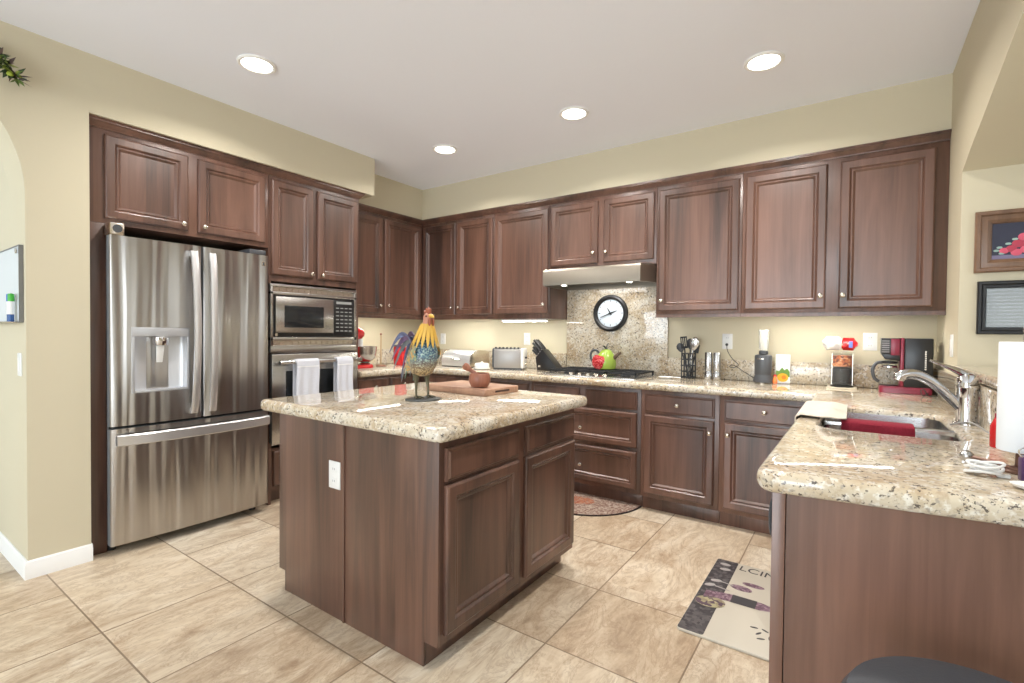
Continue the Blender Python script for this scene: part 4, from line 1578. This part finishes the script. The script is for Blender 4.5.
blob('green_leaves', [(.03, .22), (.97, .22), (.97, .40), (.8, .52), (.6, .46), (.45, .55), (.25, .42), (.03, .44)], mat('print_green', lin(104, 142, 62), .7), .0008)
blob('yellow_fruit', ell(.5, .20, .38, .15), mat('print_yellow', lin(236, 178, 46), .7), .0014)
blob('orange_core', ell(.58, .21, .16, .07), mat('print_orange', lin(222, 130, 36), .7), .0020)
blob('title_band', [(.3, .78), (.85, .78), (.85, .84), (.3, .84)], mat('print_grey', lin(196, 206, 206), .7), .0008)
og = thing('orange_shaker', 'little orange jar between the blender and the recipe booklet', 'jar', (3.583, -.165, CT))
MB().lathe([(.012, .0005), (.015, .004), (.015, .028), (.010, .036), (.010, .048), (.003, .052)], (0, 0, 0), 16).build('jar', M['orange'], og)
MB().lathe([(.0105, .0525), (.011, .062), (.004, .066)], (0, 0, 0), 14).build('lid', M['red'], og)

tr = tag(MB().rings([[(x, y, z) for x, y in rrect(3.885, 4.045, -.245, -.085, .01, 3)] for z in (CT + .0005, CT + .008)]).build('trivet', mat('pale_trivet', lin(206, 196, 176), .5), None), 'pale square trivet under the glass coffee canister', 'trivet')
gc = thing('glass_canister', 'glass canister of dark coffee and orange layers with metal frame', 'canister', (3.965, -.165, CT + .0085))
MB().lathe([(.058, .012), (.060, .016), (.060, .215), (.058, .215), (.058, .018)], (0, 0, 0), 32, cap0=True, cap1=False).build('glass_jar', M['glass'], gc)
MB().lathe([(.0565, .0185), (.0568, .118), (.03, .128), (.003, .131)], (0, 0, 0), 28).build('coffee_fill', mat('coffee', lin(34, 24, 22), .5), gc)
MB().lathe([(.0562, .132), (.0566, .200), (.03, .204), (.003, .205)], (0, 0, 0), 28).build('orange_fill', speckled('orange_mix', lin(120, 54, 24), lin(196, 100, 44), lin(222, 150, 92), 70, .6), gc)
MB().lathe([(.062, .0), (.064, .004), (.064, .011), (.06, .0118)], (0, 0, 0), 28).build('base_ring', M['black'], gc)
MB().lathe([(.0615, .2155), (.064, .218), (.064, .226), (.03, .230), (.004, .231)], (0, 0, 0), 28).build('lid', M['glass'], gc)
for a in (.5, 2.6, 3.7, 5.8):
    MB().tube([(.063 * cos(a), .063 * sin(a), .012), (.063 * cos(a), .063 * sin(a), .215)], .0025, 6).build('frame_rod', M['nickel'], gc)
bg = thing('snack_bag', 'white plastic bag with red end lying on top of the glass canister', 'bag', (3.955, -.165, CT + .0085 + .232))


def pillow(x0, x1, h, wy, ph_):
    mb = MB()
    rs = []
    for k in range(13):
        t_ = k / 12
        x = x0 + (x1 - x0) * t_
        e = max(.45, min(1, 2.6 * sin(pi * min(1, max(0, t_)))))
        ring = []
        for i in range(14):
            a = 2 * pi * i / 14
            wob = 1 + .13 * sin(3 * a + 7 * t_ + ph_)
            ring.append((x + .006 * sin(a * 2 + ph_), wy * cos(a) * wob * (.8 + .2 * e), h / 2 + .001 + h / 2 * sin(a) * e * (wob * .2 + .78)))
        rs.append(ring)
    return mb.rings(rs)


pillow(-.092, .008, .092, .050, 0).build('white_part', mat('white_film', lin(236, 236, 234), .3), bg)
pillow(.006, .086, .084, .046, 2).build('red_part', M['red'], bg)['label'] = 'red printed end of the bag'
MB().box(.044, .064, -.052, -.0485, .022, .062).build('blue_mark', mat('print_blue', lin(96, 110, 186), .5), bg)

cm = thing('coffee_maker', 'maroon and black drip coffee maker with glass carafe', 'coffee maker', (4.28, -.235, CT))
MB().rings([[(x, y, z) for x, y in rrect(-.125, .118, -.085, .085, .02, 4)] for z in (.0005, .030)] + [[(x * .97, y * .97, .040) for x, y in rrect(-.125, .118, -.085, .085, .02, 4)]]).build('base', M['maroon'], cm)
MB().box(-.012, .118, -.083, .083, .0405, .325).build('reservoir', M['black'], cm, bevel=.006)
MB().box(-.030, -.0125, -.086, .086, .0405, .327).build('side_band', M['maroon'], cm, bevel=.004)
mb = MB()
mb.hull([(-.098, -.078, .198), (-.0305, -.078, .192), (-.0305, .078, .192), (-.098, .078, .198)], [(-.120, -.078, .232), (-.0305, -.078, .232), (-.0305, .078, .232), (-.120, .078, .232)])
mb.box(-.120, -.0305, -.078, .078, .2315, .325)
mb.build('brew_head', M['black'], cm, bevel=.004)
MB().box(-.075, -.034, -.0815, -.0785, .225, .322).build('head_panel', M['maroon'], cm, bevel=.001)
for k in range(6):
    MB().box(-.1195, -.082, -.0795, -.0783, .240 + k * .013, .247 + k * .013).build('vent_rib', mat('rib_grey', lin(120, 118, 118), .4), cm)
MB().lathe([(.040, .045), (.050, .052), (.058, .085), (.054, .120), (.040, .150), (.036, .172)], (-.078, 0, 0), 28, cap1=False).build('carafe', M['glass'], cm)
MB().lathe([(.037, .172), (.042, .174), (.042, .186), (.02, .190), (.003, .191)], (-.078, 0, 0), 24).build('carafe_lid', M['black'], cm)
MB().lathe([(.048, .041), (.048, .0445)], (-.078, 0, 0), 24).build('hot_plate', M['black'], cm)
MB().tube([(-.112, -.012, .178), (-.140, -.02, .172), (-.158, -.026, .135), (-.150, -.024, .085), (-.128, -.018, .062)], .0095, 10, 5).build('carafe_handle', M['charcoal'], cm)
MB().lathe([(.0375, .148), (.0405, .149), (.0405, .158), (.0375, .160)], (-.078, 0, 0), 24, cap0=False, cap1=False).build('carafe_band', M['chrome'], cm)
for k in range(9):
    MB().box(.080, .088, -.0842, -.0833, .145 + k * .0125, .153 + k * .0125).build('side_lettering', M['nickel'], cm)
MB().tube([(.10, -.084, .012), (.07, -.13, .004), (.055, -.20, .035), (.065, -.24, .045), (.085, -.22, .012), (.12, -.16, .004), (.135, -.11, .003)], .0028, 6, 6).build('cord', M['cord_black'], cm)

# ------------------------------------------------------------------ right end of the peninsula
pt = thing('paper_towel_roll', 'white paper towel roll on an upright holder at the peninsula edge', 'paper towel', (4.371, -2.258, CT))
MB().lathe([(.020, .055), (.047, .055), (.048, .058), (.048, .322), (.047, .325), (.020, .325), (.019, .30), (.019, .08)], (0, 0, 0), 40, cap0=False, cap1=False).build('roll', M['paper'], pt)
M['brown_metal'] = mat('brown_metal', lin(112, 84, 72), .4, .5)
h_ = MB().lathe([(.040, .001), (.040, .006), (.034, .009), (.014, .016), (.012, .053)], (0, 0, 0), 28).build('holder_base', M['brown_metal'], pt)
MB().tube([(0, 0, .03), (0, 0, .345)], .0055, 10).build('rod', M['chrome'], pt)
MB().tube([(0, 0, .345), (0, 0, .36), (.02, 0, .368), (.03, 0, .355)], .0050, 8, 4).build('hook', M['chrome'], pt)
rb = thing('spray_bottle', 'small orange red bottle behind the paper towel roll', 'bottle', (4.392, -1.905, CT))
MB().lathe([(.020, .0005), (.022, .004), (.022, .065), (.014, .085), (.011, .092)], (0, 0, 0), 20).build('bottle', M['red'], rb)
MB().lathe([(.0115, .0925), (.012, .094), (.012, .104), (.004, .107)], (0, 0, 0), 16).build('cap', M['maroon'], rb)
cc = thing('charging_cable', 'coiled white cable lying on the granite by the paper towel holder', 'cable', (4.288, -2.345, CT))
pts = []
for k in range(80):
    a = k * .55
    r_ = .024 + .008 * sin(k * .21)
    pts.append((r_ * cos(a) * 1.1, r_ * sin(a) * .8, .007 + .026 * k / 80 + .004 * sin(a * 1.7)))
MB().tube(pts, .0033, 6, 3).build('coil', M['plastic_white'], cc)
MB().box(.022, .046, -.006, .006, .0005, .009).build('connector', M['plastic_white'], cc, bevel=.002)
MB().tube([(-.010, -.030, .010), (-.045, .012, .014), (-.085, .050, .016)], .0060, 10, 4).build('side_bar', M['brown_metal'], pt)
MB().ball((-.094, .058, .0165), .016).build('ball_end', M['steel_plain'], pt)
pu = thing('key_fob', 'small dark purple gadget with a ring near the paper towel', 'gadget', (4.360, -2.348, CT))
MB().rings([[(x, y, z) for x, y in rrect(-.012, .016, -.022, .022, .010)] for z in (.0005, .05)] + [[(x * .7, y * .7, .058) for x, y in rrect(-.012, .016, -.022, .022, .010)]]).build('body', M['purple'], pu)
MB().tube([(-.004 + .012 * cos(2 * pi * k / 16), -.010, .068 + .012 * sin(2 * pi * k / 16)) for k in range(17)], .0018, 6).build('ring', M['chrome'], pu)
wd = thing('soap_dish', 'pale oval dish cut off by the photo edge at the peninsula end', 'dish', (4.372, -2.440, CT))
wd['label'] = 'pale oval dish beside the coiled white cable'
MB().lathe([(.035, .0005), (.052, .006), (.058, .012), (.052, .013), (.035, .007), (.004, .006)], (0, 0, 0), 30, sy=.62).build('dish', M['white'], wd)
tag(MB().tube([(4.33, -1.50, CT + .004), (4.37, -1.60, CT + .03), (4.39, -1.80, CT + .024), (4.395, -2.00, CT + .018), (4.400, -2.20, CT + .034), (4.412, -2.30, CT + .05), (4.39, -2.36, CT + .07), (4.36, -2.34, CT + .05), (4.39, -2.33, CT + .03)], .003, 7, 6).build('grey_cable', mat('grey_cord', lin(150, 148, 146), .4), None),
    'thin grey cord running along the granite from the faucet to the paper towel', 'cable')

# ------------------------------------------------------------------ island top
bd = thing('cutting_board', 'rectangular wooden cutting board on the island behind the rooster', 'cutting board', (2.237, -1.812, CT), -.05)
MB().prism(rrect(-.225, .225, -.150, .150, .012, 4), 'z', .0005, .036).build('board', M['board'], bd, bevel=.003)
MB().box(.2245, .2265, -.06, .06, .014, .024).build('grip_slot', mat('slot_dark', lin(60, 40, 34), .6), bd)
mo = thing('mortar', 'turned wooden mortar standing on the cutting board', 'mortar', (2.352, -1.885, CT + .0365))
MB().lathe([(.038, .0005), (.046, .004), (.058, .028), (.060, .048), (.054, .070), (.050, .076), (.045, .076), (.048, .050), (.035, .022), (.004, .016)], (0, 0, 0), 32, cap1=True).build('bowl', M['mortar'], mo)
pe_ = thing('pestle', 'wooden pestle leaning out of the mortar on the island', 'pestle', (2.352, -1.885, CT + .0365 + .03))
MB().tube([(.012, .004, .004), (-.015, -.008, .035), (-.045, -.024, .062), (-.066, -.036, .080), (-.078, -.043, .090)], [.014, .011, .012, .021, .014], 14, 5).build('pestle_shaft', M['mortar'], pe_)

# rooster sculpture
rc = thing('rooster_sculpture', 'painted metal rooster standing on a round plate on the island', 'sculpture', (2.285, -2.245, CT), radians(-12))
MB().lathe([(.088, .0005), (.092, .003), (.090, .007), (.06, .009), (.003, .009)], (0, 0, 0), 32, sx=.85, sy=1.0).build('base_plate', mat('aged_steel', lin(120, 124, 124), .35, .8), rc)
M['body_speckle'] = speckled('teal_gold_speckle', lin(58, 92, 104), lin(92, 116, 112), lin(168, 140, 86), 190, .4)
_t = NT(M['body_speckle'])
_co = _t.n('ShaderNodeTexCoord').outputs['Object']
_z = _t.n('ShaderNodeSeparateXYZ', {0: _co}).outputs[2]
_v = _t.n('ShaderNodeSeparateColor', {0: _t.n('ShaderNodeTexVoronoi', {'Vector': _co, 'Scale': 190.0}).outputs['Color']}).outputs[0]
_zz = _t.math('ADD', _z, _t.math('MULTIPLY_ADD', _v, .05, -.025))
_top = _t.ramp(_v, [(.25, lin(40, 70, 104)), (.55, lin(74, 110, 128)), (.9, lin(150, 170, 160))])
_bot = _t.ramp(_v, [(.25, lin(104, 84, 62)), (.55, lin(150, 122, 84)), (.9, lin(190, 160, 110))])
_f = _t.n('ShaderNodeMapRange', {0: _zz, 1: .15, 2: .215}).outputs[0]
_t.link(_t.mix(_f, _bot, _top), 'Base Color')
mb = MB()
path = [(-.020, 0, .118), (-.018, 0, .135), (-.008, 0, .175), (.002, 0, .215), (.010, 0, .250), (.016, 0, .285), (.022, 0, .315)]
mb.tube(path, [.028, .052, .067, .070, .063, .047, .036], 24, 5)
mb.build('body', M['body_speckle'], rc)
M['ochre'] = mat('ochre_paint', lin(208, 166, 72), .45)
M['rust'] = mat('rust_paint', lin(150, 84, 60), .4)
mb = MB()
mb.tube([(.014, 0, .292), (.024, 0, .325), (.030, 0, .355), (.034, 0, .385), (.038, 0, .408), (.042, 0, .424)], [.044, .034, .026, .021, .023, .012], 20, 5)
mb.build('neck', mat('copper_paint', lin(186, 128, 104), .4), rc)
for k in range(16):
    a = 2 * pi * k / 16
    mb = MB()

    def hk(u, v, a=a):
        z = .372 - .115 * u
        r_ = .026 + .042 * u + .004
        w_ = .38 * (1 - u ** 3 * .92)
        aa = a + (v - .5) * w_
        xc = .032 - .020 * u
        return (xc + r_ * cos(aa), r_ * sin(aa), z + .006 * abs(v - .5))
    mb.sheet(hk, 8, 4, .0025)
    mb.build('hackle_feather', M['ochre'], rc)
mb = MB()
mb.tube([(.060, 0, .412), (.078, 0, .410), (.090, 0, .402)], [.011, .007, .001], 10, 2)
mb.build('beak', M['ochre'], rc)
mb = MB()
cpts = [(.010, .418), (.006, .440), (.018, .434), (.022, .452), (.034, .440), (.042, .456), (.050, .440), (.060, .448), (.062, .426), (.040, .420)]
mb.prism(cpts, 'y', -.004, .004)
mb.build('comb', M['rust'], rc, bevel=.001)
for s_ in (-1, 1):
    mb = MB().ball((.066, s_ * .010, .382), .009, .006, .020, 10, 8)
    mb.build('wattle', M['rust'], rc)
    MB().ball((.052, s_ * .0205, .410), .0048, .0035, .0048, 10, 6).build('eye', M['black'], rc)
M['wing'] = speckled('wing_paint', lin(150, 156, 120), lin(204, 150, 70), lin(96, 130, 128), 90, .45)
for s_ in (-1, 1):
    mb = MB()

    def wg(u, v, s_=s_):
        x = .040 - .125 * u
        w_ = .050 * sin(pi * (.12 + .86 * u)) ** .7
        z = .235 - .085 * u ** 1.3 + (v - .5) * 2 * w_
        y = s_ * (.074 - .018 * u - .012 * (2 * v - 1) ** 2)
        return (x, y, z)
    mb.sheet(wg, 14, 8, .003)
    mb.build('wing', M['wing'], rc)
TC = [mat('tail_blue', lin(92, 100, 132), .35, .3), mat('tail_violet', lin(110, 88, 118), .35, .3), mat('tail_grey', lin(122, 128, 132), .35, .4), mat('tail_green', lin(112, 142, 124), .4, .2)]


def feather(p0, p1, p2, w_, mt):
    mb = MB()
    P0, P1, P2 = Vector(p0), Vector(p1), Vector(p2)

    def fn(u, v):
        c_ = P0 * (1 - u) ** 2 + P1 * 2 * u * (1 - u) + P2 * u * u
        d_ = ((P1 - P0) * (1 - u) + (P2 - P1) * u).normalized()
        sd = Vector((.25, .6, .35)).cross(d_)
        sd.normalize()
        ww = w_ * (sin(pi * (.08 + .90 * u)) ** .6)
        return c_ + sd * (v - .5) * 2 * ww
    mb.sheet(fn, 14, 4, .0025)
    mb.build('tail_feather', mt, rc)


random.seed(3)
for k in range(9):
    y = (k - 4) * .010
    h2 = .365 - .006 * abs(k - 4) - .018 * (k % 3)
    L = .175 + .018 * (k % 3)
    feather((-.040, y * .6, .195), (-.085, y, h2 + .09), (-L, y * 2.2, .23 - .045 * (k % 4)), .0135, TC[k % 3])
for k in range(6):
    y = (k - 2.5) * .016
    feather((-.045, y * .7, .19), (-.085, y, .235), (-.105 - .008 * (k % 2), y * 1.5, .085 + .012 * (k % 3)), .011, TC[3] if k % 2 else TC[2])
for s_ in (-1, 1):
    mb = MB()
    mb.tube([(-.018, s_ * .030, .128), (-.014, s_ * .032, .09), (-.010, s_ * .034, .05), (-.008, s_ * .034, .012)], [.020, .009, .0055, .0055], 10, 4)
    for a in (-.55, 0, .55):
        mb.tube([(-.008, s_ * .034, .016), (-.008 + .022 * cos(a), s_ * .034 + .022 * sin(a), .016), (-.008 + .042 * cos(a), s_ * .034 + .042 * sin(a), .0115)], [.0055, .0048, .002], 8, 3)
    mb.tube([(-.008, s_ * .034, .016), (-.030, s_ * .034, .0115)], [.005, .002], 8)
    mb.build('leg', mat('leg_metal', lin(92, 88, 70), .4, .6), rc)

# ------------------------------------------------------------------ pictures on the passage wall
YP = -.735
pc_ = thing('framed_painting', 'brown framed painting of red strawberries on the passage wall', 'picture', (4.70, YP, 1.56))


def frame(root, x0, x1, z0, z1, w_, prof, mt, nm='frame'):
    """mitred picture frame on the wall at YP; prof: (inset, depth)"""
    mb = MB()
    rs = []
    for i, d_ in prof:
        rs.append([(x0 + i, YP - d_, z0 + i), (x1 - i, YP - d_, z0 + i), (x1 - i, YP - d_, z1 - i), (x0 + i, YP - d_, z1 - i)])
    mb.rings(rs, False, False)
    return mb.build(nm, mt, root, world=True, ang=20)


M['frame_brown'] = wood('frame_wood', lin(82, 60, 46), lin(116, 87, 66), lin(138, 106, 82), .35, .2, (4, 4, 4))
frame(pc_, 4.494, 4.90, 1.560, 1.852, .062, [(0, .0005), (0, .018), (.006, .024), (.018, .024), (.024, .016), (.044, .020), (.058, .012), (.062, .006), (.062, .001)], M['frame_brown'])
MB().box(4.554, 4.842, YP - .006, YP - .001, 1.618, 1.794).build('canvas', mat('canvas_dark', lin(44, 46, 66), .5), pc_, world=True)
fl = mat('berry_pink', lin(206, 84, 108), .5)
fl2 = mat('berry_red', lin(176, 56, 78), .5)
for x, z, r_, q in ((4.598, 1.660, .017, 0), (4.622, 1.668, .019, 1), (4.640, 1.650, .020, 0), (4.645, 1.690, .022, 1), (4.665, 1.720, .022, 0), (4.672, 1.662, .021, 0), (4.690, 1.700, .024, 1), (4.705, 1.655, .020, 0), (4.720, 1.735, .022, 0), (4.735, 1.690, .022, 1)):
    MB().ball((x, YP - .0065, z), r_, .0025, r_ * .85, 14, 8).build('strawberry', fl if q == 0 else fl2, pc_, world=True)
for x, z in ((4.572, 1.662), (4.582, 1.676), (4.590, 1.648), (4.612, 1.692), (4.634, 1.712)):
    MB().ball((x, YP - .0065, z), .011, .0018, .006, 10, 6).build('painted_leaf', mat('paint_leaf', lin(150, 178, 170), .5), pc_, world=True)
MB().box(4.556, 4.84, YP - .0068, YP - .0061, 1.619, 1.640).build('painted_table', mat('paint_table', lin(120, 112, 140), .5), pc_, world=True)
pb = thing('framed_print', 'black framed picture under glass below the strawberry painting', 'picture', (4.70, YP, 1.265))
frame(pb, 4.508, 4.90, 1.265, 1.518, .035, [(0, .0005), (0, .020), (.004, .024), (.014, .024), (.020, .018), (.030, .018), (.034, .010), (.034, .001)], M['black'])
MB().box(4.541, 4.867, YP - .005, YP - .001, 1.298, 1.485).build('print', mat('print_reflection_tone', lin(196, 202, 204), .7), pb, world=True)  # pale colour stands in for the window's reflection in the glass
MB().box(4.541, 4.867, YP - .009, YP - .0065, 1.298, 1.485).build('glass', mat('picture_glass', lin(150, 158, 160), .02, 0.0, Alpha=.35, Coat_Weight=1.0, Coat_Roughness=.02, Specular_IOR_Level=1.0), pb, world=True)

# ------------------------------------------------------------------ hallway wall
YH = -3.365
wb = thing('whiteboard', 'white marker board hanging in the arched hallway opening', 'whiteboard', (.33, YH, 1.277))
MB().box(.03, .632, YH - .014, YH - .002, 1.279, 1.655).build('panel', mat('board_white', lin(226, 234, 240), .2), wb, world=True)
mb = MB()
for a in ((.025, .637, 1.275, 1.280), (.025, .637, 1.654, 1.659), (.025, .030, 1.280, 1.654), (.632, .637, 1.280, 1.654)):
    mb.box(a[0], a[1], YH - .018, YH - .001, a[2], a[3])
mb.build('frame', mat('board_edge', lin(120, 120, 118), .5), wb, world=True)
MB().box(.10, .60, YH - .050, YH - .0185, 1.272, 1.279).build('marker_tray', M['nickel'], wb, world=True, bevel=.002)
MB().box(.59, .61, YH - .024, YH - .0145, 1.618, 1.645).build('clip', M['chrome'], wb, world=True, bevel=.002)
for x, cap, lb in ((.545, 'blue', 'marker pen with blue cap standing on the whiteboard tray'), (.575, 'green', 'marker pen with green cap standing on the whiteboard tray')):
    k_ = thing('marker_pen', lb, 'marker', (x, YH - .035, 1.2795))
    cm_ = mat('cap_' + cap, lin(40, 96, 176) if cap == 'blue' else lin(70, 176, 60), .4)
    MB().lathe([(.011, .0), (.011, .035)], (0, 0, 0), 14).build('end_cap', mat('end_' + cap, lin(36, 80, 140), .4), k_)
    MB().lathe([(.0118, .0352), (.0118, .100)], (0, 0, 0), 14).build('barrel', M['plastic_white'], k_)
    MB().lathe([(.0125, .1002), (.0125, .135), (.004, .140)], (0, 0, 0), 14).build('cap', cm_, k_)

sg = thing('leaf_swag', 'green leaf and berry swag hanging on the wall above the hallway arch', 'swag', (.70, -3.48, 2.45))
random.seed(11)
LG = [mat('leaf_dark', lin(52, 66, 40), .5), mat('leaf_mid', lin(96, 120, 56), .5), mat('leaf_lime', lin(150, 164, 70), .5), mat('leaf_brown', lin(92, 74, 70), .5)]
for br in range(2):
    # one drooping branch toward the kitchen, one trailing the other way along the wall
    pts = [(.0, -.10, .10), (.02, -.03, .085), (.025, .04, .045), (.02, .085, -.015)] if br == 0 else [(.0, -.10, .10), (.02, -.18, .085), (.025, -.25, .045), (.02, -.30, -.015)]
    MB().tube(pts, [.006, .005, .004, .002], 8, 5).build('stem', LG[3], sg)
    for mi in range(4):
        mb = MB()
        for k in range(44):
            t_ = random.random()
            i_ = min(2, int(t_ * 3))
            c_ = Vector(pts[i_]).lerp(Vector(pts[i_ + 1]), t_ * 3 - i_)
            d_ = Vector((random.uniform(-.05, .8), random.uniform(-1, 1), random.uniform(-1, .6))).normalized()
            L = random.uniform(.03, .065)
            n_ = d_.cross(Vector((random.random(), random.random(), random.random()))).normalized()
            w_ = L * random.uniform(.10, .22)
            c_.x = max(c_.x, .004)
            e_ = c_ + d_ * L
            e_.x = max(e_.x, .0)
            m_ = c_ + d_ * L * .5
            m_.x = max(m_.x, .002)
            q_ = d_.cross(n_) * .0015
            mb.add([c_, m_ + n_ * w_, e_, m_ - n_ * w_, m_ + q_, m_ - q_], [(0, 1, 4), (1, 2, 4), (2, 3, 4), (3, 0, 4), (1, 0, 5), (2, 1, 5), (3, 2, 5), (0, 3, 5)])
        o = mb.build('foliage', LG[mi], sg)
        o['kind'] = 'stuff'
    for k in range(3):
        c_ = Vector(pts[1]).lerp(Vector(pts[3]), k / 3)
        MB().ball((.032, c_.y + random.uniform(-.02, .02), c_.z + random.uniform(-.03, .0)), .013, seg=12, n=8).build('fruit', mat('lime_fruit', lin(156, 172, 60), .35), sg)

# ------------------------------------------------------------------ floor mats, stool
mt_ = thing('kitchen_mat', 'cream kitchen mat with dark band and cutlery print by the peninsula', 'mat', (3.645, -1.497, 0))
MB().prism([(x, y) for x, y in rrect(3.428, 3.862, -1.888, -1.106, .018, 4)], 'z', .0006, .012).build('pad', mat('mat_cream', lin(196, 188, 172), .45), mt_, world=True, bevel=.003)
MB().prism([(x, y) for x, y in rrect(3.431, 3.536, -1.884, -1.110, .012, 4)], 'z', .0121, .0128).build('dark_band', speckled('band_print', lin(58, 54, 56), lin(74, 70, 72), lin(96, 90, 90), 60, .5), mt_, world=True)
GP = mat('print_charcoal', lin(66, 62, 64), .5)
MP = speckled('print_mauve', lin(98, 70, 84), lin(120, 92, 106), lin(150, 126, 134), 80, .5)
WP = mat('print_pale_grey', lin(170, 164, 160), .5)
text_mesh('lettering', 'LCINE', .082, GP, mt_, (3.545 - 3.645, -1.185 + 1.497, .0122), (0, 0, -.05), .0003)


def decal(nm, pts, z, mt):
    MB().prism(pts, 'z', z, z + .0006).build(nm, mt, mt_, world=True)


def oval(cx, cy, a, b, r_, n=24):
    return [(cx + a * cos(2 * pi * k / n) * cos(r_) - b * sin(2 * pi * k / n) * sin(r_), cy + a * cos(2 * pi * k / n) * sin(r_) + b * sin(2 * pi * k / n) * cos(r_)) for k in range(n)]


decal('printed_bottle', [(3.46, -1.50), (3.56, -1.475), (3.70, -1.475), (3.745, -1.49), (3.80, -1.495), (3.80, -1.525), (3.745, -1.53), (3.70, -1.545), (3.56, -1.545), (3.46, -1.58)], .0129, MP)
decal('bottle_label', [(3.575, -1.473), (3.68, -1.473), (3.68, -1.547), (3.575, -1.547)], .0136, GP)
decal('printed_oval', oval(3.595, -1.385, .050, .026, -.1), .0122, MP)
decal('printed_oval', oval(3.640, -1.325, .050, .020, -.05), .0122, MP)
decal('printed_grapes', oval(3.50, -1.60, .065, .05, .3), .0137, speckled('print_grape', lin(92, 72, 84), lin(140, 128, 104), lin(176, 168, 130), 50, .5))
for k, (x, y) in enumerate(((3.480, -1.165), (3.490, -1.225), (3.478, -1.375), (3.462, -1.435))):
    decal('printed_scroll', oval(x, y, .026, .014, .2 * k), .0129, WP)
decal('printed_fork', [(3.50, -1.372), (3.56, -1.382), (3.56, -1.388), (3.50, -1.380)], .0145, WP)
decal('printed_fork', [(3.485, -1.432), (3.555, -1.445), (3.555, -1.452), (3.485, -1.440)], .0145, WP)
for k, (x, y, r_) in enumerate(((3.700, -1.70, .2), (3.722, -1.735, 1.0), (3.742, -1.70, -.5), (3.735, -1.77, .4), (3.765, -1.745, 1.6))):
    decal('printed_leaf', oval(x, y, .016, .005, r_), .0122, GP)

rg = thing('half_round_rug', 'half round speckled rug with dark rim in front of the cooktop cabinet', 'rug', (2.33, -.75, 0))


def half(a, b, y0, n=36):
    return [(2.33 + a * cos(pi + pi * k / n), y0 + b * sin(pi + pi * k / n)) for k in range(n + 1)]


MB().prism(half(.460, .457, -.549), 'z', .0006, .008).build('rim', mat('rug_rim', lin(56, 46, 46), .9), rg, world=True)
rugm = speckled('rug_weave', lin(126, 96, 84), lin(150, 126, 112), lin(176, 160, 146), 75, .95)
MB().prism(half(.452, .448, -.551), 'z', .0081, .0105).build('weave', rugm, rg, world=True)
MB().prism(oval(2.36, -.72, .13, .08, .2), 'z', .0106, .0113).build('woven_motif', speckled('rug_motif', lin(150, 84, 60), lin(176, 116, 86), lin(150, 126, 112), 75, .95), rg, world=True)

st = thing('bar_stool', 'charcoal round padded stool in front of the peninsula end panel', 'stool', (4.222, -2.900, 0))
MB().lathe([(.14, .545), (.198, .552), (.211, .570), (.211, .592), (.199, .612), (.160, .620), (.06, .621), (.002, .620)], (0, 0, 0), 48).build('seat', M['leather'], st)
MB().lathe([(.204, .5755), (.2135, .576), (.2135, .582), (.204, .5825)], (0, 0, 0), 48, cap0=False, cap1=False).build('piping', M['charcoal'], st)
for k in range(4):
    a = pi / 4 + pi / 2 * k
    MB().tube([(.10 * cos(a), .10 * sin(a), .546), (.19 * cos(a), .19 * sin(a), .006)], [.018, .014], 10).build('leg', M['black'], st)
MB().tube([(.165 * cos(2 * pi * k / 24), .165 * sin(2 * pi * k / 24), .18) for k in range(25)], .008, 8, cap=False).build('foot_ring', M['black'], st)
